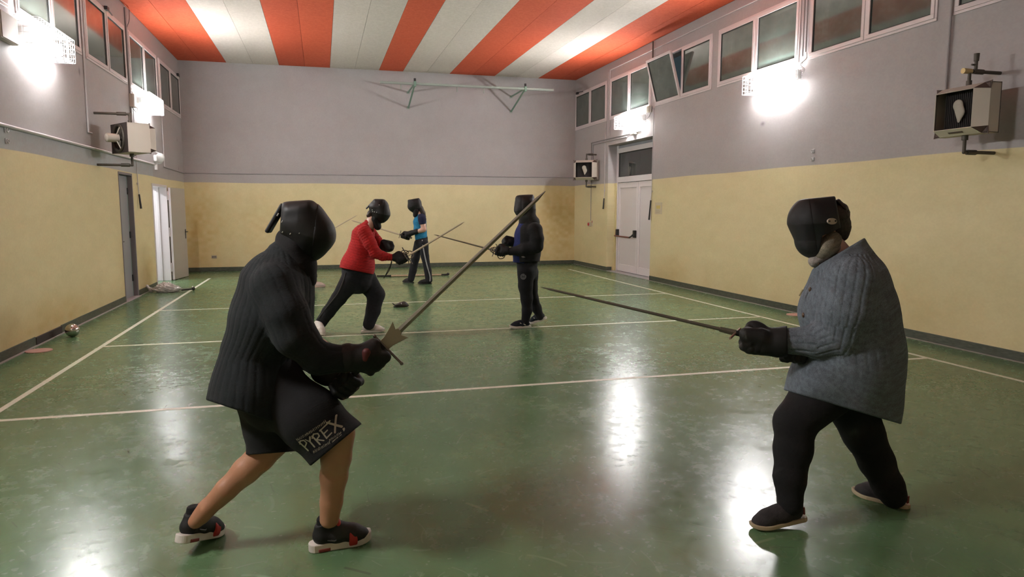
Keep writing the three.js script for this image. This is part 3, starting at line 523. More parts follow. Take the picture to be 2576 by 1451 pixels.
{ // alarm button
  const t = thing('alarm_button', 'red alarm call point on the yellow wall left of the fire door', 'alarm', [XR, 1.2, -18.36]);
  part('button_box', box(-0.05, 0, -0.06, 0.06, -0.075, 0.075, 0.008), std({ color: rgb(0.5, 0.42, 0.32), roughness: 0.5 }), t);
  part('button', mv(new THREE.CylinderGeometry(0.042, 0.042, 0.02, 20).rotateZ(Math.PI / 2), -0.06, 0, 0), std({ color: rgb(0.5, 0.02, 0.03), roughness: 0.35 }), t);
  const s = thing('alarm_tag', 'narrow red and white tag beside the alarm button', 'tag', [XR, 1.24, -18.2]);
  part('tag_plate', box(-0.008, 0, -0.1, 0.06, -0.018, 0.018), std({ color: rgb(0.6, 0.52, 0.45), roughness: 0.6 }), s);
  part('red_stripe', box(-0.011, -0.008, 0.0, 0.058, -0.017, 0.017), std({ color: rgb(0.4, 0.04, 0.05), roughness: 0.6 }), s);
}
{ // paper notice
  const cv = document.createElement('canvas'); cv.width = 128; cv.height = 192; const c = cv.getContext('2d');
  c.fillStyle = 'rgb(196,186,158)'; c.fillRect(0, 0, 128, 192); c.fillStyle = 'rgb(200,182,110)'; c.fillRect(24, 50, 74, 52); c.fillStyle = 'rgba(120,112,100,0.5)'; for (let i = 0; i < 8; i++) c.fillRect(16, 122 + i * 7, 60 + 34 * rnd(), 2);
  const t = new THREE.CanvasTexture(cv); t.colorSpace = THREE.SRGBColorSpace;
  const n = thing('paper_notice', 'pale paper notice on the yellow wall right of the fire door', 'notice', [XR, 1.64, -14.26]);
  part('sheet', new THREE.PlaneGeometry(0.33, 0.26, 6, 2).rotateY(-Math.PI / 2).translate(-0.006, 0, 0), std({ map: t, roughness: 0.8, side: THREE.DoubleSide }), n);
  part('backing', box(-0.005, 0, -0.13, 0.13, -0.165, 0.165), std({ color: rgb(0.5, 0.46, 0.36), roughness: 0.8 }), n);
}
{ // power socket on the back wall
  const t = thing('wall_socket', 'grey power socket low on the back wall near the left corner', 'socket', [-2.73, 0.38, ZB]);
  part('plate', box(-0.065, 0.065, -0.04, 0.04, 0, 0.012, 0.006), std({ color: rgb(0.34, 0.29, 0.24), roughness: 0.5 }), t);
  part('outlet', join([-0.036, 0, 0.036].map((x) => mv(new THREE.CylinderGeometry(0.013, 0.013, 0.006, 12).rotateX(Math.PI / 2), x, 0, 0.013))), M_black, t);
}
for (const [x, z, s, lab] of [[XL, -9.12, 1, 'pair of steel net hooks on the left wall'], [XR, -9.22, -1, 'pair of steel net hooks on the right wall']]) for (const [y, w] of [[2.5, 'upper'], [2.38, 'lower']]) {
  const t = thing('net_hook', w + ' hook of the ' + lab, 'hook', [x, y, z]);
  part('hook_plate', box(0, 0.012 * s, -0.03, 0.03, -0.025, 0.025, 0.004), M_steel, t);
  part('ring', new THREE.TorusGeometry(0.022, 0.006, 8, 18).rotateY(Math.PI / 2).translate(0.026 * s, -0.004, 0), M_steel, t);
}
// round covers over the net post sockets in the floor
const M_pink = std({ color: rgb(0.5, 0.28, 0.24), roughness: 0.5 });
single('socket_cover', mv(new THREE.CylinderGeometry(0.135, 0.135, 0.008, 40), -3.2, 0.004, -9.13), M_pink, 'pink round floor cover beside the left baseboard', 'floor cover');
single('socket_cover', mv(new THREE.CylinderGeometry(0.135, 0.135, 0.008, 40), 7.05, 0.004, -9.25), M_pink, 'pink round floor cover at the right wall, behind the grey fencer', 'floor cover');

// ---------------------------------------------------------------- folding frame of the former basket on the back wall
{
  const t = thing('basket_frame', 'pale green steel bracket frame under the ceiling on the back wall', 'frame', [0, 0, ZB]);
  const M_green = std({ color: rgb(0.27, 0.31, 0.275), roughness: 0.5 }), D = 1.45;
  part('front_bar', box(1.5, 6.05, 4.73, 4.785, D - 0.03, D + 0.03, 0.006), M_green, t);
  for (const x of [2.37, 5.27]) {
    const b = part('bracket', join([rod(V(x, 4.77, 0.02), V(x, 4.77, D), 0.022, 0.022, 8), rod(V(x, 4.36, 0.02), V(x, 4.75, D - 0.02), 0.024, 0.024, 8), box(x - 0.03, x + 0.03, 4.69, 4.82, D - 0.05, D + 0.05, 0.008)]), std({ color: rgb(0.17, 0.27, 0.21), roughness: 0.5 }), t);
    for (const y of [4.71, 4.3]) part('wall_plate', box(x - 0.04, x + 0.04, y + 0.02, y + 0.1, 0, 0.012, 0.004), M_green, b);
    part('bolt', mv(new THREE.CylinderGeometry(0.028, 0.028, 0.06, 12), x, 4.86, D), M_dark, b);
  }
  for (const x of [2.02, 3.45, 4.15]) part('stub', rod(V(x, 4.72, D), V(x, 4.6, D), 0.014), M_green, t);
}

// ---------------------------------------------------------------- things on the floor
{
  const t = thing('steel_ball', 'shiny round steel ball on the floor beside the left baseboard', 'ball', [-3.13, 0, -10.05]);
  part('ball', mv(new THREE.SphereGeometry(0.084, 40, 28), 0, 0.084, 0), std({ color: rgb(0.55, 0.53, 0.5), roughness: 0.16, metalness: 1 }), t);
  part('seam', mv(new THREE.TorusGeometry(0.0842, 0.0012, 6, 48).rotateX(1.2), 0, 0.084, 0), M_pipeDark, t);
}
{ // clear plastic bag, crumpled
  const bag = thing('plastic_bag', 'crumpled clear plastic bag on the floor in front of the lit doorway', 'bag', [-2.98, 0, -15.0], VIEW_TURN);
  const g = mergeVertices(new THREE.SphereGeometry(1, 64, 36)), p = g.attributes.position;
  for (let i = 0; i < p.count; i++) {
    let [x, y, z] = [p.getX(i), p.getY(i), p.getZ(i)];
    const n = Math.abs(fbm(x * 2.6, y * 2.6 + 4, z * 2.6, 4)) * 0.8 + 0.72, e = 1 - Math.abs(x) * 0.25;
    x *= 0.31 * n; z *= 0.2 * n; y = Math.max(0.004, (y * 0.55 + 0.42) * 0.22 * n * e);
    p.setXYZ(i, x, y, z);
  }
  g.computeVertexNormals();
  part('film', g, phys({ color: rgb(0.8, 0.76, 0.74), transmission: 0.35, thickness: 0, roughness: 0.22, side: THREE.DoubleSide }), bag);
  part('knot', solid([{ c: [[-0.3, 0.05, 0.02, 0.05], [-0.34, 0.09, 0.03, 0.02], [-0.37, 0.12, 0.02, 0.03]] }], 0.008), phys({ color: rgb(0.8, 0.76, 0.74), transmission: 0.4, thickness: 0, roughness: 0.3 }), bag);
}
{ // hilt that sticks out from under the bag
  const s = thing('sword', 'dark sword grip with round steel pommel poking from under the plastic bag', 'sword', [-2.66, 0.03, -15.05], VIEW_TURN);
  part('grip', rod(V(-0.06, 0, 0.02), V(0.09, 0.005, -0.1), 0.015, 0.019), M_black, s);
  part('pommel', mv(new THREE.SphereGeometry(0.04, 20, 14).scale(0.8, 1, 0.8), 0.115, 0.012, -0.115), M_black, s);
  part('pommel_cap', mv(new THREE.SphereGeometry(0.022, 16, 10), 0.108, 0.042, -0.108), std({ color: rgb(0.8, 0.8, 0.8), roughness: 0.2, metalness: 0.9 }), s);
}
// ---------------------------------------------------------------- cloth, leather and skin
const clothBump = dataTex(512, 512, (u, v) => grey(128 + 70 * (nD(u * 2, v * 2) - 0.5) + 60 * (nC(u, v) - 0.5) + 40 * (nB(u, v) - 0.5)), false, [3, 3]);
const clothTone = dataTex(256, 256, (u, v) => grey(206 + 60 * (nD(u, v) - 0.5) + 40 * (nB(u, v) - 0.5)), true, [2.2, 2.2]);
const cloth = (r, g, b, o = {}) => phys({ color: rgb(r, g, b), map: clothTone, bumpMap: clothBump, bumpScale: 0.0016, roughness: 0.92, sheen: 0.15, sheenRoughness: 0.6, sheenColor: rgb(r * 2 + 0.02, g * 2 + 0.02, b * 2 + 0.02), ...o });
const M_skin = phys({ color: rgb(0.42, 0.205, 0.115), roughness: 0.5, bumpMap: clothBump, bumpScale: 0.0004 });
const M_skinPale = phys({ color: rgb(0.55, 0.33, 0.25), roughness: 0.5 });
const M_hair = std({ color: rgb(0.03, 0.02, 0.014), roughness: 0.6 });
const M_blackCloth = cloth(0.0034, 0.0034, 0.0042, { sheen: 0.05 });
const M_leather = std({ color: rgb(0.0045, 0.0042, 0.0042), roughness: 0.7, bumpMap: clothBump, bumpScale: 0.001 });
const M_leatherRed = std({ color: rgb(0.09, 0.012, 0.012), roughness: 0.6 });
// woven wire of a fencing mask
const meshTex = dataTex(128, 128, (u, v, x, y) => grey(((x % 8) < 4) !== ((y % 8) < 4) ? 190 : 60), false, [26, 26]);
const M_maskWire = std({ color: rgb(0.007, 0.007, 0.008), roughness: 0.5, metalness: 0.2, bumpMap: meshTex, bumpScale: 0.0008 });
const M_maskDark = phys({ color: rgb(0.004, 0.004, 0.0048), roughness: 0.55 });
const M_rubber = std({ color: rgb(0.62, 0.58, 0.53), roughness: 0.55 });
const M_red = std({ color: rgb(0.42, 0.022, 0.02), roughness: 0.55 });
const M_blade = std({ color: rgb(0.27, 0.24, 0.19), roughness: 0.42, metalness: 0.75 });
const M_bladePale = std({ color: rgb(0.5, 0.42, 0.3), roughness: 0.5, metalness: 0.4 });
const M_bladeDark = std({ color: rgb(0.16, 0.14, 0.11), roughness: 0.45, metalness: 0.6 });

// the body itself: one continuous surface from head to feet; J holds joints [x, y, z], fat scales the girth
function body(parent, J, mat, cell, fat = 1, extra = []) {
  const q = (p, r) => [p[0], p[1], p[2], r * fat], mid = (a, b, t) => a.map((v, i) => v + (b[i] - v) * t), H = J.head, up = J.up ?? [0, 1, 0], fw = J.face ?? [1, 0, 0], lat = [up[1] * fw[2] - up[2] * fw[1], up[2] * fw[0] - up[0] * fw[2], up[0] * fw[1] - up[1] * fw[0]];
  const h = (a, b, c) => H.map((v, i) => v + up[i] * a + fw[i] * b + lat[i] * c);
  const hs = (J.headSize ?? 1);
  const ch = [
    { c: [q(h(0.035 * hs, -0.012, 0), 0.078 * hs / fat), q(h(-0.06 * hs, 0.025 * hs, 0), 0.05 * hs / fat)], k: 0.03 },                 // skull to jaw
    { c: [q(h(0.0, 0.082 * hs, 0), 0.012 / fat), q(h(-0.03 * hs, 0.1 * hs, 0), 0.013 / fat)], k: 0.015 },                              // nose
    { c: [q(h(-0.062 * hs, 0.07 * hs, 0), 0.018 / fat)], k: 0.02 },                                                                    // mouth and chin
    { c: [q(h(-0.01, -0.005, 0.08 * hs), 0.014 / fat), q(h(-0.035, -0.002, 0.078 * hs), 0.01 / fat)], k: 0.008 }, { c: [q(h(-0.01, -0.005, -0.08 * hs), 0.014 / fat), q(h(-0.035, -0.002, -0.078 * hs), 0.01 / fat)], k: 0.008 },
    { c: [q(h(-0.05, -0.02, 0), 0.05), q(J.neck, 0.055)], k: 0.03 },
    { c: [q(J.neck, 0.05), q(J.chest, 0.105), q(J.waist, 0.095), q(J.pelvis, 0.11)], k: 0.05, s: 1.35, lat: LAT },
  ];
  for (const a of J.arms) ch.push({ c: [q(a[0], 0.052), q(mid(a[0], a[1], 0.5), 0.046), q(a[1], 0.037), q(mid(a[1], a[2], 0.35), 0.038), q(a[2], 0.025), q(a[3], 0.03)], k: 0.03 });
  for (const l of J.legs) ch.push({ c: [q(l[0], 0.085), q(mid(l[0], l[1], 0.4), 0.075), q(l[1], 0.052), q(mid(l[1], l[2], 0.3), 0.054), q(mid(l[1], l[2], 0.75), 0.036), q(l[2], 0.032), q(mid(l[2], l[3], 0.4), 0.016)], k: 0.035 });
  return part('body', solid([...ch, ...extra], cell, { k: 0.03 }), mat, parent);
}
// a gloved hand closed round a handle: g = grip centre, h = handle direction towards the index finger, w = wrist; n side +1 or -1
function gripHand(g, h, w, side, R = 0.016, f = 0.0125, gap = 0.0255) {
  const G = vv(g), Hh = vv(h).normalize(), W = vv(w).sub(G); const v = W.clone().sub(Hh.clone().multiplyScalar(W.dot(Hh))).normalize(), n = Hh.clone().cross(v).multiplyScalar(side), ch = [];
  const at = (a, b, c) => G.clone().add(v.clone().multiplyScalar(a)).add(n.clone().multiplyScalar(b)).add(Hh.clone().multiplyScalar(c)).toArray();
  const o = R + f;
  const len = [0.95, 1.05, 1, 0.85];
  for (let i = 0; i < 4; i++) {
    const c = (1.5 - i) * gap, L = len[i], k = f * (i === 3 ? 0.9 : 1);
    ch.push({ c: [[...at(0.045, o * 1.05, c * 0.9), k * 1.15], [...at(-0.012 * L, o * 1.35, c), k * 1.12], [...at(-o * 1.2 * L, o * 0.5, c), k * 1.05], [...at(-o * 1.05 * L, -o * 0.75, c), k], [...at(0.004, -o * 1.12, c), k * 0.92]], k: 0.004 });
  }
  // palm, its back, and the heel of the hand
  for (const c of [0.028, 0, -0.028]) ch.push({ c: [[...at(0.012, o * 1.25, c), f * 1.25], [...at(0.075, o * 0.9, c * 0.75), f * 1.5]], k: 0.018 });
  ch.push({ c: [[...at(0.075, o * 0.8, 0), 0.03], [...vv(w).toArray(), 0.03]], k: 0.03 });
  // thumb: leaves the side of the palm near its base and closes over the fingers
  ch.push({ c: [[...at(0.06, o * 0.5, 0.03), f * 1.4], [...at(0.035, -o * 0.5, 0.045), f * 1.25], [...at(0.0, -o * 1.25, 0.047), f * 1.1], [...at(-0.02, -o * 1.25, 0.03), f * 0.95]], k: 0.006 });
  return ch;
}
// a shoe from heel to toe (points under the sole)
function shoe(parent, heel, toe, o) {
  const A = vv(heel), B = vv(toe), L = o.length ?? A.distanceTo(B), x = B.clone().sub(A).normalize(), up0 = vv(o.up ?? [0, 1, 0]), z = x.clone().cross(up0).normalize(), y = z.clone().cross(x).normalize();
  const m = new THREE.Matrix4().makeBasis(x, y, z).setPosition(A);
  const W = o.width ?? 0.095, sh = o.sole ?? 0.028, t = o.toeHeight ?? 0.055, top = o.top ?? 0.1;
  const low = sh * 0.7, c = L / 0.29;
  const up = solid([
    { c: [[0.05 * c, low + 0.035, 0, 0.036], [0.12 * c, low + 0.032, 0, 0.039], [0.2 * c, low + 0.024, 0.004, 0.042], [L - 0.045, low + 0.012, 0.004, 0.038]], s: 1.12, k: 0.03 },
    { c: [[0.05 * c, low + 0.05, 0, 0.034], [0.055 * c, top - 0.004, 0, 0.036]], k: 0.03, s: 0.95 },
    { c: [[0.095 * c, top - 0.006, 0, 0.034], [0.15 * c, low + 0.05, 0, 0.03], [0.21 * c, low + 0.03, 0, 0.026]], k: 0.03 },
  ], o.cell ?? 0.007, { cuts: [[0, low - 0.002, 0, 0, -1, 0], [0.05, top, 0, -0.35, 0.94, 0]] });
  const s = part('shoe', up.applyMatrix4(m), o.upper, parent); s.castShadow = true;
  const sp = new THREE.Shape(), hw = W / 2; sp.moveTo(0.012, -hw * 0.62); sp.bezierCurveTo(-0.016, -hw * 0.4, -0.016, hw * 0.4, 0.012, hw * 0.62);
  sp.bezierCurveTo(L * 0.3, hw * 0.72, L * 0.5, hw * 0.86, L * 0.68, hw); sp.bezierCurveTo(L * 0.9, hw, L + 0.012, hw * 0.5, L, 0.0); sp.bezierCurveTo(L + 0.008, -hw * 0.7, L * 0.86, -hw * 0.95, L * 0.66, -hw * 0.86); sp.bezierCurveTo(L * 0.5, -hw * 0.7, L * 0.3, -hw * 0.68, 0.012, -hw * 0.62);
  const so = new THREE.ExtrudeGeometry(sp, { depth: sh - 0.01, bevelThickness: 0.005, bevelSize: 0.004, bevelSegments: 2, curveSegments: 10 }).rotateX(-Math.PI / 2).translate(0, 0.005, 0);
  // toe spring
  const p = so.attributes.position; for (let i = 0; i < p.count; i++) { const q = Math.max(0, (p.getX(i) - L * 0.72) / (L * 0.28)); p.setY(i, p.getY(i) + 0.014 * q * q); } so.computeVertexNormals();
  part('sole', so.applyMatrix4(m), o.soleMat, s);
  if (o.laces) { const la = []; for (let i = 0; i < 4; i++) { const a = L * (0.42 + 0.08 * i), yy = low + 0.088 - 0.0125 * i; la.push(tube([[a, yy - 0.024, -0.03], [a + 0.006, yy - 0.003, -0.012], [a + 0.01, yy, 0.0], [a + 0.014, yy - 0.003, 0.012], [a + 0.02, yy - 0.024, 0.03]], 0.0032, 5)); } part('laces', join(la).applyMatrix4(m), o.laces, s); }
  return { s, m, L, x, y, z };
}
// straight blade with a diamond section from a to b
function bladeGeo(a, b, w0, w1, th, flat, tipLen = 0.05) {
  const A = vv(a), B = vv(b), d = B.clone().sub(A), L = d.length(); d.normalize(); const side = vv(flat).sub(d.clone().multiplyScalar(vv(flat).dot(d))).normalize(), nn = d.clone().cross(side), pos = [], st = [[0, w0], [L - tipLen, w1], [L, w1 * 0.25]];
  const ring = ([t, w]) => [[w / 2, 0], [0, th / 2], [-w / 2, 0], [0, -th / 2]].map(([u, v]) => A.clone().addScaledVector(d, t).addScaledVector(side, u).addScaledVector(nn, v));
  const R = st.map(ring), T = (p, q, r) => pos.push(...p.toArray(), ...q.toArray(), ...r.toArray());
  for (let i = 0; i < 2; i++) for (let k = 0; k < 4; k++) { const k2 = (k + 1) % 4; T(R[i][k], R[i][k2], R[i + 1][k2]); T(R[i][k], R[i + 1][k2], R[i + 1][k]); }
  T(R[0][0], R[0][2], R[0][1]); T(R[0][0], R[0][3], R[0][2]); T(R[2][0], R[2][1], R[2][2]); T(R[2][0], R[2][2], R[2][3]);
  const g = new THREE.BufferGeometry(); g.setAttribute('position', new THREE.Float32BufferAttribute(pos, 3)); g.computeVertexNormals(); g.setAttribute('uv', new THREE.Float32BufferAttribute(new Float32Array(pos.length / 3 * 2), 2)); return g;
}
const along = (a, d, t) => a.map((v, i) => v + d[i] * t);
// removes what lies beyond a hem plane, only on one side of x0 (to the right of it when right is true)
const hemCut = (a, x0, right) => (x, y, z) => Math.max(-((x - a[0]) * a[3] + (y - a[1]) * a[4] + (z - a[2]) * a[5]), right ? x0 - x : x - x0);
const onto = (F, p, from = 0.4) => { let z = from; for (let s = 0; s < 60; s++) z -= F.f(p[0], p[1], z) * 0.7; return [p[0], p[1], z]; };   // the point of a solid's near side at p's x and y
// a small piece laid on a solid's near side, its +z turned along the surface normal
function sticker(F, p, geo, lift = 0, from = 0.4) {
  const q = onto(F, p, from), h = 0.004, n = V(F.f(q[0] + h, q[1], q[2]) - F.f(q[0] - h, q[1], q[2]), F.f(q[0], q[1] + h, q[2]) - F.f(q[0], q[1] - h, q[2]), F.f(q[0], q[1], q[2] + h) - F.f(q[0], q[1], q[2] - h)).normalize();
  const x = V(1, 0, 0).addScaledVector(n, -n.x).normalize(), y = n.clone().cross(x);
  return geo.applyMatrix4(new THREE.Matrix4().makeBasis(x, y, n).setPosition(q[0] + n.x * lift, q[1] + n.y * lift, q[2] + n.z * lift));
}
// quilting of a coat: channels run straight down the body (around the axis through the given spine) and along the sleeves
function quilt(spine, n, width, fadeLow) {
  const sl = channels(width, 0.25), P = spine.slice().sort((a, b) => a[1] - b[1]);
  return (x, y, z, g, t) => {
    if (g.role === 'sleeve') return sl(x, y, z, g, t);
    if (g.role === 'plain') return 0;
    let i = 0; while (i + 2 < P.length && P[i + 1][1] < y) i++;
    const a = P[i], b = P[i + 1], u = Math.max(0, Math.min(1, (y - a[1]) / (b[1] - a[1]))), cx = a[0] + (b[0] - a[0]) * u, cz = a[2] + (b[2] - a[2]) * u;
    const dx = x - cx, dz = z - cz, l = dx * LAT[0] + dz * LAT[2], f = dx * LAT[2] - dz * LAT[0], w = Math.atan2(l / 1.25, f) / (2 * Math.PI) * n, v = Math.abs(w - Math.floor(w) - 0.5) * 2;
    const fade = Math.max(0.12, Math.min(1, (y - fadeLow) / 0.25));
    return Math.exp(-Math.pow((1 - v) / 0.3, 2)) * fade;
  };
}
// ---------------------------------------------------------------- fencer in the dark jacket and shorts, near left
{
  const O = [-0.269,0,-3.421], T = VIEW_TURN; LAT = [0.321,0,0.947];
  const p = thing('person', 'person at near left in dark quilted jacket and black printed shorts, sword raised', 'person', O, T);
  const J = { head: [0.202,1.539,0], neck: [0.122,1.402,0], chest: [0.061,1.254,-0], waist: [-0.017,1.001,0], pelvis: [0.031,0.811,-0], headSize: 1.05, face: [0.95, -0.2, -0.2], up: [0.25, 0.96, 0], lat: [0, 0, 1],
    arms: [[[0.11,1.288,0.18], [0.206,1.084,0.22], [0.441,0.966,0.14], [0.495,0.957,0.1]], [[0.03,1.246,-0.18], [0.083,0.926,-0.18], [0.267,0.854,-0.02], [0.336,0.835,0.02]]],
    legs: [[[0.107,0.806,0.09], [0.348,0.618,0.09], [0.284,0.194,0.02], [0.31,0.075,0]], [[-0.02,0.758,-0.09], [-0.001,0.51,-0.06], [-0.334,0.178,0.02], [-0.409,0.094,0.02]]] };
  body(p, J, M_skin, 0.011, 0.9, [
    { c: [[0.358,0.609,0.09,0.069], [0.332,0.488,0.07,0.067], [0.313,0.389,0.05,0.062], [0.292,0.254,0.03,0.05], [0.276,0.164,0.02,0.044]], k: 0.02 },
    { c: [[-0,0.52,-0.06,0.076], [-0.067,0.444,-0.05,0.066], [-0.133,0.384,-0.03,0.062], [-0.217,0.304,-0,0.05], [-0.306,0.218,0.015,0.039], [-0.36,0.155,0.03,0.033]], k: 0.02 },
  ]);
  const jacketM = cloth(0.0058, 0.0105, 0.0128);
  const hem = [0.045,0.626,-0,-0.3,-0.876,0.378];
  part('jacket', solid([
    { c: [[0.116,1.402,0,0.086], [0.068,1.291,-0,0.16], [0.031,1.133,0,0.179], [-0.05,0.973,-0,0.143], [-0.062,0.821,0,0.182], [-0.091,0.657,0,0.216]], s: 1.3, k: 0.05 },
    { role: 'sleeve', c: [[0.111,1.297,0.17,0.102], [0.175,1.185,0.22,0.087], [0.209,1.087,0.22,0.085], [0.295,0.984,0.19,0.067], [0.446,0.969,0.14,0.059]], k: 0.04 },
    { role: 'sleeve', c: [[0.042,1.259,-0.17,0.11], [0.05,1.102,-0.2,0.095], [0.086,0.95,-0.18,0.082], [0.273,0.888,-0.03,0.053]], k: 0.04 },
    { c: [[0.101,1.444,0,0.063], [0.115,1.474,0,0.048]], s: 1.5, k: 0.03 },
  ], 0.0095, { cuts: [hem], ribs: { depth: 0.002, fn: quilt([[0.068,1.291,-0], [0.031,1.133,0], [-0.056,0.973,0], [-0.091,0.657,0]], 30, 0.05, -1) } }), jacketM, p);
  part('shorts', solid([
    { c: [[-0.007,0.887,-0,0.141], [0.029,0.753,-0,0.156]], s: 1.2, k: 0.05 },
    { c: [[0.088,0.796,0.05,0.121], [0.221,0.681,0.09,0.138], [0.348,0.552,0.1,0.132], [0.438,0.47,0.1,0.132]], k: 0.05, s: 1.05 },
    { c: [[-0.034,0.712,-0.08,0.141], [-0.02,0.596,-0.07,0.118], [-0.015,0.44,-0.06,0.108], [-0.019,0.34,-0.06,0.108]], k: 0.04, s: 1.1 },
  ], 0.0095, { holes: [hemCut([0.319,0.526,-0,0.637,-0.764,0.1], [0.125,0.56,-0][0], true), hemCut([0.003,0.482,0,0.075,-0.947,0.313], [0.125,0.56,-0][0], false),
  ], ribs: { depth: 0.0025, fn: (x, y, z) => fbm(x * 9, y * 5, z * 9, 3) } }), M_blackCloth, p);
  // the print on the trouser leg
  {
    const cv = document.createElement('canvas'); cv.width = 512; cv.height = 256; const c = cv.getContext('2d');
    c.fillStyle = '#000'; c.fillRect(0, 0, 512, 256); c.lineCap = 'round'; c.lineJoin = 'round';
    c.strokeStyle = '#fff';
    const L = (pts, w) => { c.lineWidth = w; c.beginPath(); pts.forEach(([x, y], i) => i ? c.lineTo(x, y) : c.moveTo(x, y)); c.stroke(); };
    L([[30, 70], [52, 192]], 19); L([[22, 92], [52, 64], [92, 74], [100, 112], [58, 140]], 14);                       // P
    L([[112, 76], [140, 118]], 12); L([[172, 74], [140, 118], [146, 186]], 18);                                          // Y
    L([[196, 78], [214, 190]], 18); L([[184, 96], [222, 66], [260, 82], [258, 112], [214, 132], [270, 176]], 14);        // R
    L([[300, 66], [306, 172]], 15); L([[290, 70], [362, 54]], 13); L([[302, 118], [352, 106]], 13); L([[306, 170], [372, 152]], 13);  // E
    L([[388, 40], [470, 160]], 19); L([[474, 34], [398, 168]], 17); L([[372, 52], [412, 40]], 15);                       // X
    c.strokeStyle = '#cfcfcf';                                             // the small lines of lettering are too blurred to read: uneven strokes
    const tick = (x0, y0, n, dx, dy, h) => { for (let i = 0; i < n; i++) { const x = x0 + i * dx, y = y0 + i * dy; L([[x, y], [x + rr(3, 9), y - h * rr(0.8, 1.1)]], rr(3, 6)); if (rnd() < 0.55) L([[x, y - h * rr(0.2, 0.9)], [x + dx * 0.8, y - h * rr(0.2, 0.9)]], rr(2.5, 4)); } };
    tick(24, 52, 22, 17, -0.9, 26); tick(96, 244, 14, 16, -0.6, 26); tick(318, 214, 10, 13, -0.4, 20); tick(330, 244, 9, 13, -0.4, 20); c.fillStyle = '#cfcfcf'; c.fillRect(466, 180, 18, 58);
    const al = new THREE.CanvasTexture(cv);
    const F = field([{ c: [[0.088,0.796,0.05,0.121], [0.227,0.687,0.11,0.137], [0.348,0.552,0.1,0.132], [0.438,0.47,0.1,0.132]], s: 1.05 }]).f;
    const a = [0.19,0.641,0.22], b = [0.371,0.74,0.22], d = [0.247,0.546,0.22], nx = 40, ny = 20, pos = [], uv = [], idx = [];
    for (let j = 0; j <= ny; j++) for (let i = 0; i <= nx; i++) {
      const u = i / nx, v = j / ny; let q = a.map((t, k) => t + (b[k] - t) * u + (d[k] - t) * v); q[2] = 0.4;
      for (let s = 0; s < 40; s++) q[2] = Math.max(0.02, q[2] - Math.max(F(...q) - 0.004, -0.02) * 0.9);
      pos.push(...q); uv.push(u, 1 - v); if (i < nx && j < ny) { const n = j * (nx + 1) + i; idx.push(n, n + nx + 1, n + 1, n + 1, n + nx + 1, n + nx + 2); }
    }
    const g = new THREE.BufferGeometry(); g.setAttribute('position', new THREE.Float32BufferAttribute(pos, 3)); g.setAttribute('uv', new THREE.Float32BufferAttribute(uv, 2)); g.setIndex(idx); g.computeVertexNormals();
    part('print', g, std({ color: rgb(0.40, 0.37, 0.29), alphaMap: al, alphaTest: 0.4, roughness: 0.8, side: THREE.DoubleSide }), p, 'pale graffiti lettering on the trouser leg');
  }
  // mask with its bib, tongue and rivets
  const dome = [
    { c: [[0.192,1.57,0,0.106], [0.228,1.521,0,0.102], [0.212,1.47,-0,0.074]], s: 0.98, k: 0.03 },
    { c: [[0.147,1.588,-0,0.082], [0.192,1.583,0,0.093]], s: 1.1, k: 0.03 },
    { c: [[0.13,1.635,0,0.03], [0.209,1.648,0,0.026]], s: 3, k: 0.03 },
  ], crown = [[0.119,1.672,0,-0.062,0.998,0.029], [0.09,1.589,-0,-0.945,0.111,0.308]];
  const mk = part('mask', solid(dome, 0.006, { cuts: [...crown, [0.261,1.52,0,0.954,-0.155,-0.257]] }), M_maskDark, p);
  part('wire_front', solid(dome, 0.006, { inflate: 0.0022, cuts: [...crown, [0.236,1.52,0,-0.952,0.156,0.264]] }), M_maskWire, mk);
  part('bib', solid([{ c: [[0.147,1.452,0,0.082], [0.167,1.378,-0,0.078], [0.201,1.312,-0,0.045]], s: 1.25, k: 0.03 }, { c: [[0.116,1.503,0,0.048], [0.137,1.43,0,0.063]], s: 1.4, k: 0.03 }], 0.0075, { cuts: [[0.196,1.252,0,0.596,-0.799,-0.08]] }), M_blackCloth, mk);
  part('tongue', (() => { const a = vv([0.104,1.652,-0]), b = vv([0.034,1.539,0]), g = new RoundedBoxGeometry(a.distanceTo(b) + 0.02, 0.02, 0.055, 3, 0.008); g.applyQuaternion(new THREE.Quaternion().setFromUnitVectors(V(1, 0, 0), b.clone().sub(a).normalize())); return g.translate((a.x + b.x) / 2, (a.y + b.y) / 2, 0); })(), M_maskDark, mk);
  for (const [x, y, w] of [[0.128,1.583,0], [0.199,1.614,0], [0.198,1.662,0], [0.125,1.537,0], [0.165,1.53,-0], [0.209,1.534,0], [0.102,1.612,0]]) {
    const F = field([{ c: [[0.192,1.57,0,0.106], [0.228,1.521,0,0.102], [0.212,1.47,-0,0.074]], s: 0.98 }, { c: [[0.147,1.588,-0,0.082], [0.192,1.583,0,0.093]], s: 1.1 }]).f; let z = 0.3; for (let s = 0; s < 40 && z > -0.1; s++) z -= F(x, y, z) * 0.8; if (z < -0.05) continue;
    const r = new RoundedBoxGeometry(0.006, 0.016, 0.005, 2, 0.002); r.rotateZ(-0.6).translate(x, y, z + 0.001); part('rivet', r, M_steel, mk);
  }
  // gloves: padded fingers closed round the long grip
  const hd = [0.72,0.694,0], gA = [0.511,0.965,0.08], gB = [0.382,0.842,0.07];
  const g1 = part('glove', solid([...gripHand(gA, hd, [0.446,0.966,0.14], 1, 0.016, 0.0185, 0.031), { c: [[0.466,0.969,0.13,0.055], [0.419,0.977,0.15,0.066]], k: 0.03 }, { c: [[0.486,0.993,0.14,0.043], [0.528,1.029,0.12,0.03]], k: 0.03 }, { c: [[0.533,0.95,0.11,0.04], [0.573,0.975,0.1,0.025]], k: 0.02 }], 0.006), M_leather, p);
  part('red_patch', solid([{ c: [[0.508,1.009,0.185,0.019], [0.501,0.981,0.185,0.016]], k: 0.02 }], 0.005), M_leatherRed, g1, 'red padded patch on the glove');
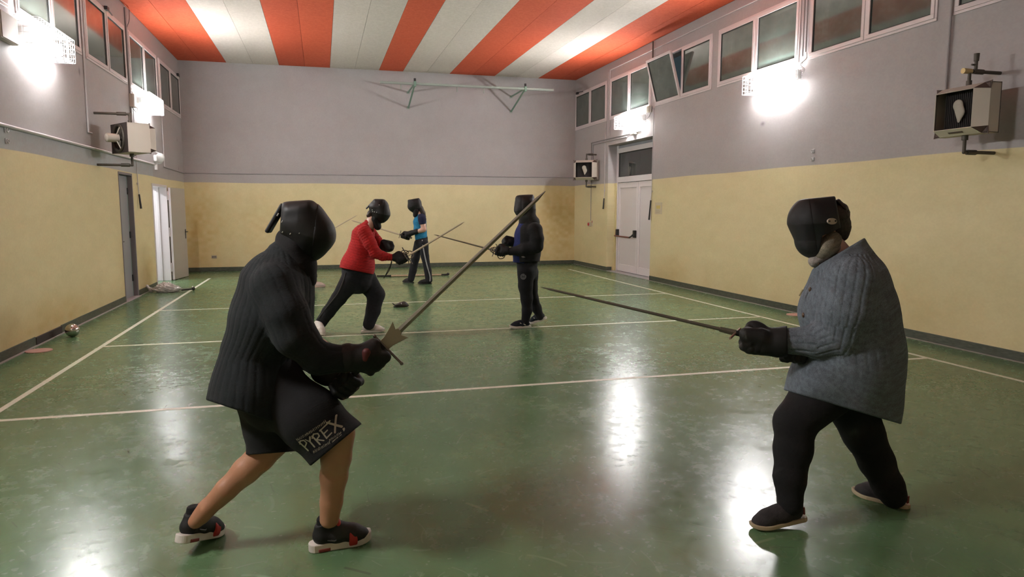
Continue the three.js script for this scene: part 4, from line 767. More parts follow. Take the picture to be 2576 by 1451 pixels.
  part('glove', solid([...gripHand(gB, hd, [0.274,0.844,-0.02], -1, 0.016, 0.0185, 0.031), { c: [[0.308,0.856,0.01,0.046], [0.253,0.871,-0.03,0.056]], k: 0.03 }, { c: [[0.349,0.808,0.06,0.04], [0.403,0.825,0.07,0.029]], k: 0.02 }], 0.006), M_leather, p);
  part('jacket_lace', join([tube([[0.226,1.321,0.02], [0.216,1.258,0.03], [0.225,1.192,0.02], [0.213,1.139,0.04]], 0.004, 6, true), tube([[0.216,1.312,-0], [0.199,1.209,0.01], [0.216,1.148,0]], 0.0035, 6, true)]), M_black, p);
  // high basketball shoes, black and red on white soles
  for (const [h, t, o] of [[[0.185,0,0.016], [0.452,0,-0.107], {}], [[-0.417,0.072,0.08], [-0.348,0,-0.145], {}]]) {
    const S = shoe(p, h, t, { upper: M_leather, soleMat: M_rubber, sole: 0.04, top: 0.135, width: 0.105, length: 0.285, cell: 0.006, laces: M_black, ...o });
    const strap = solid([{ c: [[0.17, 0.045, 0.003, 0.055], [0.215, 0.042, 0.003, 0.054]], s: 1.06, lat: [0, 0, 1], k: 0.02 }], 0.005, { cuts: [[0.172, 0, 0, -1, 0, 0], [0.213, 0, 0, 1, 0, 0], [0, 0.006, 0, 0, -1, 0], [0.19, 0.098, 0, 0.35, 0.93, 0]] });
    part('strap', strap.applyMatrix4(S.m), M_red, S.s, 'red strap');
    part('tongue', solid([{ c: [[0.118, 0.115, 0, 0.026], [0.108, 0.15, 0, 0.022]], s: 1.3, k: 0.02 }], 0.005).applyMatrix4(S.m), M_red, S.s, 'red tongue');
    part('heel_block', box(0.028, 0.085, 0.002, 0.018, -0.042, 0.042, 0.004).applyMatrix4(S.m), std({ color: rgb(0.22, 0.04, 0.03), roughness: 0.6 }), S.s);
    part('side_mark', join([rod(V(0.07, 0.058, 0.044), V(0.105, 0.05, 0.047), 0.003, 0.006, 8), rod(V(0.105, 0.05, 0.047), V(0.14, 0.078, 0.044), 0.006, 0.0015, 8)]).applyMatrix4(S.m), std({ color: rgb(0.05, 0.05, 0.045), roughness: 0.4 }), S.s);
    part('sock', solid([{ c: [[0.062, 0.12, 0, 0.034], [0.062, 0.15, 0, 0.033]], s: 1, k: 0.02 }], 0.006, { cuts: [[0, 0.15, 0, -0.25, 0.97, 0]] }).applyMatrix4(S.m), M_blackCloth, S.s);
  }
  // the sword he holds
  const s = thing('longsword', 'long two-handed training sword with flared base held by near left fencer', 'sword', O, T);
  const gd = [0.567,1.019,0.08], tip = [1.302,1.718,0.02], dir = vv(tip).sub(vv(gd)).normalize().toArray();
  const fl = [dir[1], -dir[0], 0];
  part('blade', bladeGeo(along(gd, dir, 0.1), tip, 0.026, 0.017, 0.007, fl), M_blade, s);
  part('flared_base', (() => { const q = new THREE.Shape(); [[0, -0.026], [0.03, -0.027], [0.075, -0.04], [0.104, -0.05], [0.088, -0.018], [0.1, -0.012], [0.1, 0.012], [0.088, 0.018], [0.104, 0.05], [0.075, 0.04], [0.03, 0.027], [0, 0.026]].forEach(([x, y], i) => i ? q.lineTo(x, y) : q.moveTo(x, y));
    const g = new THREE.ExtrudeGeometry(q, { depth: 0.004, bevelThickness: 0.0015, bevelSize: 0.0015, bevelSegments: 1 }).translate(0, 0, -0.002), m = new THREE.Matrix4().makeBasis(vv(dir), vv(fl).multiplyScalar(-1), vv(dir).cross(vv(fl).multiplyScalar(-1)).normalize()).setPosition(vv(gd)); return g.applyMatrix4(m); })(), std({ color: rgb(0.2, 0.17, 0.1), roughness: 0.5, metalness: 0.55 }), s);
  part('cross_guard', join([rod(vv(along(gd, fl, -0.06)), vv(along(gd, fl, 0.115)), 0.0065, 0.0065), mv(new THREE.SphereGeometry(0.009, 10, 8), ...along(gd, fl, 0.115)), mv(new THREE.SphereGeometry(0.009, 10, 8), ...along(gd, fl, -0.06))]), M_bladeDark, s);
  part('grip', rod(vv(gd), vv(along(gd, dir, -0.27)), 0.0145, 0.012), M_leather, s);
  part('pommel', new THREE.LatheGeometry([[0, -0.03], [0.014, -0.028], [0.022, -0.008], [0.02, 0.012], [0.012, 0.022], [0, 0.022]].map(([x, y]) => new THREE.Vector2(x, y)), 16).applyQuaternion(new THREE.Quaternion().setFromUnitVectors(V(0, 1, 0), vv(dir))).translate(...along(gd, dir, -0.29)), M_bladeDark, s);
}
// ---------------------------------------------------------------- fencer in the grey gambeson, near right
{
  const O = [2.65,0,-3.074], T = VIEW_TURN; LAT = [-0.43,0,0.903];
  const p = thing('person', 'person at near right in grey padded coat, black trousers and black mask, pointing a sword', 'person', O, T);
  const J = { head: [-0.148,1.563,0], neck: [-0.052,1.402,-0], chest: [0.01,1.214,0], waist: [0.052,0.938,0], pelvis: [0.026,0.712,0], face: [-0.95, -0.25, 0.1], up: [-0.2, 0.97, 0], lat: [0, 0, 1],
    arms: [[[-0.054,1.266,0.19], [-0.119,1.025,0.22], [-0.327,0.971,0.14], [-0.411,0.972,0.12]], [[0.045,1.225,-0.19], [0.01,0.922,-0.2], [-0.204,0.874,0], [-0.277,0.885,0.05]]],
    legs: [[[-0.108,0.693,0.09], [-0.297,0.535,0.13], [-0.314,0.107,0.18], [-0.376,0.036,0.19]], [[0.073,0.645,-0.09], [0.215,0.339,-0.1], [0.355,0.072,-0.08], [0.345,0.013,-0.1]]] };
  body(p, J, M_skinPale, 0.011, 0.95);
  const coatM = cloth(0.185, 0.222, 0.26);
  const skirt = [
    { c: [[0.012,1.243,-0,0.195], [0.011,1.108,0,0.235], [0.048,0.938,0,0.231], [0.06,0.799,0,0.235]], s: 1.25, k: 0.05 },
    { c: [[-0.007,0.863,0,0.181], [-0.133,0.75,0.02,0.138], [-0.246,0.623,0.03,0.087]], s: 1.6, k: 0.07 },
    { c: [[0.088,0.853,-0,0.206], [0.12,0.637,0,0.176], [0.124,0.483,0,0.181]], s: 1.35, k: 0.06 },
    { c: [[0.042,0.81,0,0.199], [-0.049,0.527,-0,0.181]], s: 1.4, k: 0.07 },
  ];
  part('padded_coat', solid([...skirt,
    { role: 'sleeve', c: [[-0.079,1.273,0.2,0.135], [-0.109,1.132,0.23,0.122], [-0.122,1.025,0.22,0.099], [-0.213,0.977,0.18,0.08], [-0.347,0.971,0.14,0.067]], k: 0.035 },
    { role: 'sleeve', c: [[0.036,1.223,-0.18,0.137], [0.005,1.054,-0.22,0.116], [-0.006,0.922,-0.2,0.097], [-0.174,0.874,-0.02,0.059]], k: 0.035 },
    { role: 'plain', c: [[0.024,1.476,0,0.042], [-0.046,1.427,0,0.052], [-0.108,1.36,0,0.057]], s: 2.3, k: 0.03 },
    { role: 'plain', c: [[0.022,1.402,-0,0.084], [-0.069,1.329,-0,0.084]], s: 1.6, k: 0.05 },
  ], 0.0095, { cuts: [[-0.05,0.603,0,-0.28,-0.95,0.139], [-0.102,1.38,-0,-0.504,0.815,-0.286]], ribs: { depth: 0.0042, fn: quilt([[-0.017,1.443,-0], [0.011,1.108,0], [0.052,0.853,0], [0.014,0.549,-0]], 34, 0.042, [0.043,0.788,0][1]) } }), coatM, p);
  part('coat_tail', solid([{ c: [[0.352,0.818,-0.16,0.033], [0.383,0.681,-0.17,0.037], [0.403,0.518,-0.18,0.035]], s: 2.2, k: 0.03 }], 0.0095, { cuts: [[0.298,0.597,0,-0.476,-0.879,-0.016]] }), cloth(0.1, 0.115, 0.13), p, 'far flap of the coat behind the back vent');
  const buttons = [[2020,733], [2017,793], [2037,662]];
  { const F = field([...skirt, { c: [[0.019,1.46,0,0.057], [-0.073,1.402,0,0.063], [-0.101,1.343,0,0.071]], s: 1.9 }]);
    for (const b of [[-0.243,1.224,0.05], [-0.251,1.092,0.06], [-0.221,1.361,0.06]]) { const q = [...b]; let x = q[0] - 0.1; for (let s = 0; s < 50; s++) x += F.f(x, q[1], q[2]) * 0.7; part('button', mv(new THREE.SphereGeometry(0.013, 14, 10).scale(0.5, 1, 1), x, q[1], q[2]), std({ color: rgb(0.07, 0.035, 0.015), roughness: 0.4 }), p); }
    const a = [-0.253,1.224,0.05], b = [-0.27,1.191,0.05]; part('lace_end', rod(vv(a), vv(b), 0.004, 0.004), std({ color: rgb(0.4, 0.33, 0.18), roughness: 0.7 }), p);
  }
  part('trousers', solid([
    { c: [[0.001,0.788,-0,0.147], [-0.015,0.702,0,0.13]], s: 1.3, k: 0.05 },
    { c: [[-0.139,0.693,0.09,0.148], [-0.293,0.542,0.13,0.103], [-0.305,0.404,0.15,0.093], [-0.323,0.263,0.17,0.076], [-0.319,0.126,0.18,0.064]], k: 0.03 },
    { c: [[0.085,0.612,-0.09,0.142], [0.182,0.407,-0.1,0.106], [0.264,0.248,-0.1,0.091], [0.336,0.103,-0.09,0.08], [0.358,0.059,-0.08,0.069]], k: 0.03 },
  ], 0.0095, { cuts: [], ribs: { depth: 0.004, fn: (x, y, z) => fbm(x * 10, y * 14, z * 10, 3) * (y < 0.35 ? 1.7 : 0.8) } }), M_blackCloth, p);
  // mask, pale padded bib and throat collar
  const dome = [
    { c: [[-0.187,1.567,0,0.13], [-0.181,1.482,0,0.099]], s: 1.14, k: 0.03 },
    { c: [[-0.197,1.592,-0,0.109], [-0.122,1.618,0,0.088], [-0.103,1.575,-0,0.076]], s: 1.16, k: 0.03 },
  ], crown = { cuts: [[-0.181,1.696,-0,-0.093,0.995,-0.026], [-0.052,1.556,-0,0.888,0.211,0.409]], holes: [((a) => (x, y) => Math.max(a[0] - x, y - a[1] - 0.35 * (x - a[0])))([-0.195,1.505,0.11])] };
  const mk = part('mask', solid(dome, 0.006, { ...crown, cuts: [...crown.cuts, [-0.207,1.503,-0,-0.908,-0.183,-0.378]] }), M_maskDark, p);
  part('wire_front', solid(dome, 0.006, { ...crown, inflate: 0.0022, cuts: [...crown.cuts, [-0.178,1.503,-0,0.905,0.184,0.384]] }), M_maskWire, mk);
  part('bib', solid([{ c: [[-0.094,1.48,0,0.05], [-0.117,1.439,-0,0.055], [-0.144,1.402,0,0.042]], s: 2.2, k: 0.03 }], 0.0065), cloth(0.34, 0.3, 0.22), mk, 'pale padded bib under the mask');
  { const F = field(dome);
    part('side_plate', sticker(F, [-0.163,1.577,0.12], new THREE.CylinderGeometry(0.028, 0.028, 0.008, 28).rotateX(Math.PI / 2).scale(1, 0.56, 1), 0.003), std({ color: rgb(0.5, 0.44, 0.36), roughness: 0.45 }), mk, 'pale oval plate on the side of the mask');
    part('rivet', sticker(F, [-0.163,1.577,0.12], join([mv(new THREE.CylinderGeometry(0.004, 0.004, 0.004, 10).rotateX(Math.PI / 2), -0.018, 0, 0.005), mv(new THREE.CylinderGeometry(0.005, 0.005, 0.004, 10).rotateX(Math.PI / 2), 0.018, 0.002, 0.005)]), 0.003), M_black, mk); }
  part('tongue', solid([{ c: [[-0.071,1.677,0,0.013], [-0.037,1.645,0,0.013], [-0.019,1.62,0,0.013]], s: 4, k: 0.02 }], 0.005), std({ color: rgb(0.02, 0.01, 0.011), roughness: 0.5 }), mk);
  part('hair', solid([{ c: [[-0.079,1.598,-0,0.069], [-0.056,1.542,0,0.05], [-0.041,1.501,-0,0.029]], k: 0.03, s: 1.1 }], 0.006, { ribs: { depth: 0.004, fn: (x, y, z) => noise3.noise(x * 120, y * 60, z * 120) } }), M_hair, p);
  part('gorget', solid([{ c: [[-0.173,1.37,0,0.036], [-0.119,1.41,0,0.042], [-0.075,1.439,-0,0.038]], s: 2.2, k: 0.02 }], 0.007, {}), cloth(0.46, 0.4, 0.36), p, 'off white throat collar');
  // gloves with flared cuffs
  const gd = [-0.617,1.011,0.13], tip = [-1.605,1.23,0], dir = vv(gd).sub(vv(tip)).normalize().multiplyScalar(-1).toArray(), hd = dir;
  const gA = [-0.524,0.967,0.13], gB = [-0.302,0.899,0.1];
  part('glove', solid([...gripHand(gA, hd, [-0.368,0.971,0.14], 1, 0.016, 0.017, 0.029), { c: [[-0.446,0.965,0.14,0.057], [-0.39,0.965,0.14,0.069], [-0.353,0.969,0.14,0.079]], k: 0.03 }, { c: [[-0.576,1.01,0.16,0.032], [-0.503,0.998,0.16,0.044]], k: 0.03 }, { c: [[-0.542,0.941,0.14,0.034], [-0.417,0.936,0.14,0.04]], k: 0.03 }], 0.006, { cuts: [[-0.299,0.938,-0,-0.931,-0.064,-0.359].map((v, i) => i > 2 ? -v : v)] }), M_leather, p);
  part('glove', solid([...gripHand(gB, hd, [-0.193,0.874,0], -1, 0.016, 0.016, 0.028), { c: [[-0.302,0.887,0.06,0.037], [-0.219,0.878,0.02,0.05]], k: 0.03 }], 0.006), M_leather, p);
  // low canvas shoes
  const M_canvas = cloth(0.036, 0.032, 0.034), M_sole = std({ color: rgb(0.42, 0.34, 0.22), roughness: 0.6 });
  const h1 = [-0.238,0,0.169], t1 = [-0.56,0,0.214];
  for (const [h, t, o] of [[along(h1, [0, 1, 0], 0.035), along(t1, [0, 1, 0], -0.002), {}], [[0.422,0,-0.046], [0.235,0,-0.252], {}]]) {
    const S = shoe(p, h, t, { upper: M_canvas, soleMat: M_sole, sole: 0.022, top: 0.085, width: 0.098, length: 0.29, cell: 0.006, laces: M_black, ...o });
    part('heel_tab', box(-0.004, 0.006, 0.03, 0.07, -0.01, 0.01, 0.003).applyMatrix4(S.m), std({ color: rgb(0.2, 0.03, 0.02), roughness: 0.6 }), S.s);
  }
  const s = thing('longsword', 'slim training sword held low by the fencer in grey coat', 'sword', O, T), fl = [-dir[1], dir[0], 0];
  part('blade', bladeGeo(along(gd, dir, 0.02), tip, 0.019, 0.012, 0.007, fl), M_bladeDark, s);
  part('ricasso', bladeGeo(along(gd, dir, 0.0), along(gd, dir, 0.09), 0.032, 0.026, 0.008, fl, 0.01), M_bladeDark, s);
  part('cross_guard', join([rod(vv(along(gd, [-0.55, -0.18, 0.75], 0.09)), vv(along(gd, [-0.55, -0.18, 0.75], -0.07)), 0.006)]), std({ color: rgb(0.4, 0.27, 0.22), roughness: 0.4, metalness: 0.6 }), s);
  part('grip', rod(vv(gd), vv(along(gd, dir, -0.31)), 0.0145, 0.012), M_leather, s);
  part('pommel', mv(new THREE.SphereGeometry(0.022, 16, 12), ...along(gd, dir, -0.32)), M_bladeDark, s);
}
// ---------------------------------------------------------------- fencer in red
{
  const O = [0.366,-0,-9.38], T = VIEW_TURN; LAT = [0.215,0,0.977];
  const p = thing('person', 'person in red padded jersey, black mask and dark striped trousers, lunging', 'person', O, T);
  const J = { head: [0.366,1.624,-0], neck: [0.27,1.475,-0], chest: [0.156,1.249,0], waist: [0.104,1.015,-0], pelvis: [0.062,0.781,-0], face: [0.95, -0.2, 0], up: [0.2, 0.97, 0], lat: [0, 0, 1],
    arms: [[[0.218,1.307,0.19], [0.35,1.066,0.22], [0.549,1.005,0.15], [0.619,0.989,0.14]], [[0.202,1.293,-0.19], [0.34,1.091,-0.22], [0.415,1.119,-0.1], [0.459,1.131,-0.06]]],
    legs: [[[0.016,0.739,0.1], [-0.157,0.474,0.1], [-0.443,0.11,0.02], [-0.466,0.046,0.02]], [[0.128,0.719,-0.1], [0.286,0.507,-0.1], [0.209,0.119,-0.02], [0.286,0.039,-0.02]]] };
  body(p, J, M_skinPale, 0.014, 1, [{ c: [[0.265,1.496,-0,0.042], [0.233,1.455,-0,0.047]], k: 0.02 }]);
  const redM = cloth(0.62, 0.014, 0.014);
  part('jersey', solid([
    { c: [[0.228,1.444,-0,0.062], [0.157,1.29,-0,0.14], [0.126,1.083,-0,0.166], [0.075,0.896,-0,0.213], [0.041,0.77,-0,0.223]], s: 1.25, k: 0.05 },
    { c: [[0.211,1.342,0.18,0.089], [0.285,1.197,0.21,0.079], [0.348,1.075,0.21,0.071], [0.433,1.033,0.18,0.059], [0.558,1.01,0.14,0.043]], k: 0.03 },
    { c: [[0.217,1.32,-0.17,0.079], [0.291,1.208,-0.21,0.069], [0.339,1.124,-0.2,0.058], [0.415,1.124,-0.1,0.047]], k: 0.03 },
  ], 0.0105, { cuts: [[0.073,0.82,-0,-0.199,-0.971,0.131]], ribs: { depth: 0.003, fn: rows(0.033) } }), redM, p);
  part('trousers', solid([
    { c: [[0.073,0.812,-0,0.208], [0.07,0.708,-0,0.187]], s: 1.15, k: 0.05 },
    { c: [[0.01,0.718,0.1,0.139], [-0.156,0.484,0.1,0.095], [-0.312,0.29,0.06,0.082], [-0.448,0.11,0.02,0.073]], k: 0.03 },
    { c: [[0.143,0.708,-0.1,0.152], [0.286,0.501,-0.1,0.113], [0.252,0.299,-0.06,0.094], [0.198,0.119,-0.02,0.078]], k: 0.03 },
  ], 0.0115, { cuts: [], ribs: { depth: 0.006, fn: (x, y, z) => fbm(x * 8, y * 8, z * 8, 3) } }), cloth(0.009, 0.010, 0.0155), p);
  { const F = field([{ c: [[0.073,0.812,-0,0.208], [0.07,0.708,-0,0.187]], s: 1.15 }, { c: [[0.01,0.718,0.1,0.139], [-0.156,0.484,0.1,0.095], [-0.312,0.29,0.06,0.082], [-0.448,0.11,0.02,0.073]] }], { k: 0.03 });
    part('side_stripe', tube([[-0.039,0.821,0.1], [-0.068,0.713,0.1], [-0.144,0.557,0.1], [-0.214,0.469,0.1], [-0.321,0.349,0.1], [-0.428,0.218,0.1]].map((q) => { const r = onto(F, q, 0.6); r[2] += 0.002; return r; }), 0.008, 6, true), cloth(0.11, 0.105, 0.1), p, 'thin grey stripe down the trouser side'); }
  const dome = [{ c: [[0.377,1.65,-0,0.117], [0.391,1.568,-0,0.112], [0.379,1.511,0,0.062]], s: 1.0, k: 0.03 }, { c: [[0.315,1.65,-0,0.078], [0.308,1.568,-0,0.057]], s: 1.25, k: 0.03 }, { c: [[0.327,1.731,0,0.031], [0.404,1.731,-0,0.031]], s: 2.4, k: 0.02 }], crown = [0.379,1.759,-0,0.021,1,0.009];
  const mk = part('mask', solid(dome, 0.008, { cuts: [crown, [0.437,1.57,-0,0.982,-0.07,-0.177]] }), M_maskDark, p);
  part('wire_front', solid(dome, 0.008, { inflate: 0.003, cuts: [crown, [0.422,1.57,-0,-0.981,0.071,0.179]] }), M_maskWire, mk);
  part('bib', solid([{ c: [[0.317,1.496,-0,0.062], [0.346,1.403,-0,0.047]], s: 1.7, k: 0.03 }], 0.009), M_blackCloth, mk);
  part('tongue', solid([{ c: [[0.296,1.731,-0,0.011], [0.207,1.639,-0,0.011]], s: 4 }], 0.007), M_maskDark, mk);
  { const F = field([{ c: [[0.377,1.65,-0,0.117], [0.391,1.568,-0,0.112]], s: 1 }, { c: [[0.315,1.65,-0,0.078], [0.308,1.568,-0,0.057]], s: 1.25 }]); for (const q of [[0.299,1.619,0], [0.304,1.598,-0], [0.329,1.593,-0], [0.36,1.588,-0], [0.393,1.68,-0]]) part('rivet', mv(new THREE.SphereGeometry(0.008, 8, 6), ...onto(F, q, 0.4)), M_steel, mk); }
  part('hair', solid([{ c: [[0.257,1.573,-0,0.042], [0.236,1.547,-0,0.031]], s: 1.8, k: 0.02 }], 0.008, { ribs: { depth: 0.006, fn: (x, y, z) => noise3.noise(x * 70, y * 40, z * 70) } }), M_hair, p);
  const gd = [0.748,1.03,0.14], tip = [1.479,1.467,0.1], dir = vv(tip).sub(vv(gd)).normalize().toArray();
  part('glove', solid([...gripHand([0.67,0.989,0.14], dir, [0.553,1.01,0.14], 1, 0.016, 0.019, 0.033), { c: [[0.579,1.01,0.14,0.049], [0.619,0.999,0.14,0.051]], k: 0.02 }, { c: [[0.642,1.021,0.15,0.046], [0.703,1,0.15,0.046]], k: 0.03 }], 0.008), M_leather, p);
  part('glove', solid([...gripHand([0.466,1.137,-0.05], [0.5, 0.3, 0.8], [0.394,1.129,-0.1], -1, 0.016, 0.021, 0.035), { c: [[0.401,1.135,-0.09,0.052], [0.461,1.142,-0.05,0.063], [0.509,1.122,-0.04,0.031]], k: 0.03 }], 0.008), M_leather, p);
  for (const [h, t, o] of [[[0.099,0,-0.03], [0.399,0,-0.151], {}], [along([-0.527,0.11,0.02], [0, 1, 0], -0.01), [-0.348,0,0.232], { up: [0.6, 0.8, 0.1] }]])
    shoe(p, h, t, { upper: M_rubber, soleMat: std({ color: rgb(0.6, 0.56, 0.5), roughness: 0.5 }), sole: 0.03, top: 0.1, length: 0.3, cell: 0.009, laces: std({ color: rgb(0.4, 0.36, 0.33), roughness: 0.7 }), ...o });
  const s = thing('rapier', 'sidesword with ring hilt held by the fencer in red', 'sword', O, T), fl = [-dir[1], dir[0], 0];
  part('blade', bladeGeo(gd, tip, 0.026, 0.02, 0.007, fl), M_bladePale, s);
  const ring = (c, r, ax, t0 = 0.006, arc = Math.PI * 2) => { const g = new THREE.TorusGeometry(r, t0, 8, 28, arc); g.applyQuaternion(new THREE.Quaternion().setFromUnitVectors(V(0, 0, 1), vv(ax).normalize())); return g.translate(...c); };
  part('quillons', join([rod(vv(along(gd, fl, 0.13)), vv(along(gd, fl, -0.12)), 0.0075, 0.0075)]), M_bladeDark, s);
  part('guard_ring', join([ring(along(gd, dir, 0.03), 0.05, [0.3, 0.1, 1]), ring(along(gd, fl, 0.06), 0.045, [0.2, 0.9, 0.4]), ring(along(gd, dir, -0.02), 0.065, dir)]), M_bladeDark, s);
  part('knuckle_bow', tube([along(gd, fl, -0.02), along(along(gd, fl, -0.11), dir, -0.06), along(along(gd, fl, -0.06), dir, -0.17)], 0.006, 6, true), M_bladeDark, s);
  part('grip', rod(vv(gd), vv(along(gd, dir, -0.13)), 0.014, 0.012), M_black, s);
  part('pommel', mv(new THREE.SphereGeometry(0.026, 16, 12), ...along(gd, dir, -0.15)), M_bladeDark, s);
  part('lanyard', join([tube([[0.542,0.969,0.14], [0.525,0.907,0.14], [0.481,0.824,0.13], [0.447,0.761,0.12]], 0.006, 6, true), tube([[0.547,0.958,0.14], [0.507,0.845,0.13], [0.431,0.741,0.12]], 0.005, 6, true)]), M_black, s);
}
// ---------------------------------------------------------------- fencer in black track jacket
{
  const O = [2.773,0,-9.215], T = VIEW_TURN; LAT = [-0.024,0,1];
  const p = thing('person', 'person in black jacket open over royal blue shirt, dark track trousers and hooded mask, standing', 'person', O, T);
  const J = { head: [-0.092,1.623,-0], neck: [-0.048,1.434,0], chest: [-0.048,1.283,0], waist: [-0.063,1.065,-0], pelvis: [-0.068,0.858,0], face: [-0.97, -0.1, 0.1], up: [0, 1, 0], lat: [0, 0, 1],
    arms: [[[0.028,1.343,0.19], [0.054,1.122,0.23], [-0.292,1.069,0.16], [-0.383,1.064,0.15]], [[-0.088,1.32,-0.19], [-0.064,1.119,-0.22], [-0.238,1.172,-0.05], [-0.32,1.179,-0.02]]],
    legs: [[[-0.076,0.8,0.09], [-0.074,0.427,0.08], [-0.09,0.093,0.06], [-0.183,0.027,0.06]], [[-0.033,0.784,-0.09], [0.012,0.424,-0.08], [0.114,0.146,-0.1], [0.081,0.079,-0.1]]] };
  body(p, J, M_skinPale, 0.014, 1);
  part('shirt', solid([{ c: [[-0.097,1.413,-0,0.093], [-0.097,1.283,-0,0.136], [-0.118,1.065,-0,0.142], [-0.128,0.88,-0,0.136]], s: 1.2, k: 0.05 }], 0.011, { cuts: [[-0.142,0.89,0,-0.11,-0.991,0.076]] }), cloth(0.012, 0.024, 0.15), p);
  const jm = cloth(0.004, 0.004, 0.005, { sheen: 0.05 });
  part('jacket', solid([
    { c: [[-0.026,1.429,0,0.109], [-0.037,1.294,0,0.172], [-0.069,1.065,-0,0.18], [-0.074,0.901,0,0.18]], s: 1.22, k: 0.05 },
    { c: [[0.033,1.353,0.18,0.102], [0.059,1.238,0.22,0.088], [0.054,1.132,0.23,0.083], [-0.116,1.088,0.2,0.075], [-0.297,1.064,0.16,0.054]], k: 0.03 },
    { c: [[-0.088,1.321,-0.17,0.094], [-0.054,1.186,-0.21,0.084], [-0.11,1.144,-0.16,0.078], [-0.254,1.178,-0.04,0.06]], k: 0.03 },
  ], 0.0115, { cuts: [[-0.074,0.907,0,0.043,-0.996,0.077]], holes: [(() => { const a = [-0.167,1.229,0.02], b = [-0.184,1.445,0], f = [-0.21,0.929,-0]; const arm = field([{ c: [[0.054,1.132,0.23,0.083], [-0.116,1.088,0.2,0.075], [-0.297,1.064,0.16,0.064]] }, { c: [[-0.11,1.144,-0.16,0.078], [-0.254,1.178,-0.04,0.071]] }]).f; return (x, y, z) => Math.max(x - a[0], Math.abs(z - 0.06) - 0.12, 0.01 - arm(x, y, z)); })()], ribs: { depth: 0.005, fn: (x, y, z) => fbm(x * 9, y * 9, z * 9, 3) } }), jm, p);
  part('jacket_mark', plate([[-0.156,1,0], [-0.129,1.011,0], [-0.096,0.994,-0], [-0.129,0.986,-0]].map((q) => [q[0], q[1], 0.295]), 0.004), std({ color: rgb(0.16, 0.15, 0.14), roughness: 0.6 }), p, 'small grey winged mark on the jacket');
  part('trousers', solid([
    { c: [[-0.068,0.901,-0,0.147], [-0.068,0.77,-0,0.136]], s: 1.15, k: 0.05 },
    { c: [[-0.086,0.778,0.09,0.119], [-0.091,0.582,0.09,0.097], [-0.074,0.416,0.08,0.081], [-0.068,0.25,0.07,0.068], [-0.09,0.105,0.06,0.057]], k: 0.03 },
    { c: [[-0.022,0.762,-0.09,0.116], [-0.01,0.534,-0.09,0.088], [0.018,0.396,-0.08,0.071], [0.068,0.255,-0.09,0.066], [0.114,0.135,-0.1,0.055]], k: 0.03 },
  ], 0.0115, { ribs: { depth: 0.005, fn: (x, y, z) => fbm(x * 8, y * 10, z * 8, 3) } }), cloth(0.0045, 0.005, 0.0085, { sheen: 0.05 }), p);
  { const F = field([{ c: [[-0.086,0.778,0.09,0.119], [-0.091,0.582,0.09,0.097]] }, { c: [[-0.068,0.901,-0,0.147], [-0.068,0.77,-0,0.136]], s: 1.15 }], { k: 0.03 }), q = onto(F, [-0.124,0.725,0.1], 0.5); q[2] += 0.004;
    const c = part('crest', new THREE.CylinderGeometry(0.04, 0.04, 0.006, 30).rotateX(Math.PI / 2).translate(...q), std({ color: rgb(0.16, 0.165, 0.175), roughness: 0.6 }), p, 'round grey crest on the thigh');
    const cm = std({ color: rgb(0.018, 0.018, 0.022), roughness: 0.6 }), zz = q[2] + 0.003;
    part('crest_ring', new THREE.TorusGeometry(0.029, 0.002, 6, 30).translate(q[0], q[1], zz), cm, c); part('crest_figure', join([box(q[0] - 0.018, q[0] - 0.006, q[1] - 0.012, q[1] + 0.014, zz - 0.002, zz + 0.001), box(q[0] - 0.003, q[0] + 0.004, q[1] - 0.016, q[1] + 0.01, zz - 0.002, zz + 0.001), box(q[0] + 0.008, q[0] + 0.019, q[1] - 0.012, q[1] + 0.014, zz - 0.002, zz + 0.001)]), cm, c); }
  const dome = [{ c: [[-0.114,1.698,-0,0.125], [-0.124,1.623,-0,0.117], [-0.108,1.553,0,0.076]], s: 1.02, k: 0.03 }, { c: [[-0.049,1.714,0,0.093], [-0.032,1.596,0,0.082]], s: 1.2, k: 0.03 }, { c: [[-0.195,1.779,-0,0.027], [-0.006,1.8,0,0.027]], s: 2, k: 0.04 }], crown = [-0.114,1.824,0,-0.053,0.998,0.018];
  const mk = part('mask', solid(dome, 0.008, { cuts: [crown, [-0.159,1.579,-0,-1,-0.029,-0.012]] }), M_maskDark, p);
  part('wire_front', solid(dome, 0.008, { inflate: 0.003, cuts: [crown, [-0.143,1.579,0,0.999,0.029,0.014]] }), M_maskWire, mk);
  part('hood', solid([{ c: [[-0.027,1.618,0,0.076], [-0.048,1.51,0,0.093], [-0.005,1.445,0,0.109]], s: 1.35, k: 0.03 }, { c: [[-0.113,1.488,0,0.071], [-0.113,1.445,0,0.071]], s: 1.5, k: 0.03 }], 0.01), cloth(0.014, 0.014, 0.013), mk);
  const gd = [-0.512,1.074,0.15], tip = [-1.328,1.287,0.12], dir = vv(tip).sub(vv(gd)).normalize().toArray();
  part('glove', solid([...gripHand([-0.437,1.053,0.15], dir, [-0.297,1.064,0.16], 1, 0.016, 0.018, 0.031), { c: [[-0.34,1.069,0.16,0.054], [-0.394,1.064,0.155,0.054]], k: 0.03 }], 0.008), M_leather, p);
  part('glove', solid([...gripHand([-0.347,1.179,-0.02], [0.3, 0.5, 0.8], [-0.265,1.178,-0.04], 1, 0.016, 0.02, 0.034), { c: [[-0.341,1.184,-0.02,0.066], [-0.276,1.178,-0.04,0.066]], k: 0.03 }], 0.008), M_leather, p);
  const navy = cloth(0.012, 0.02, 0.034);
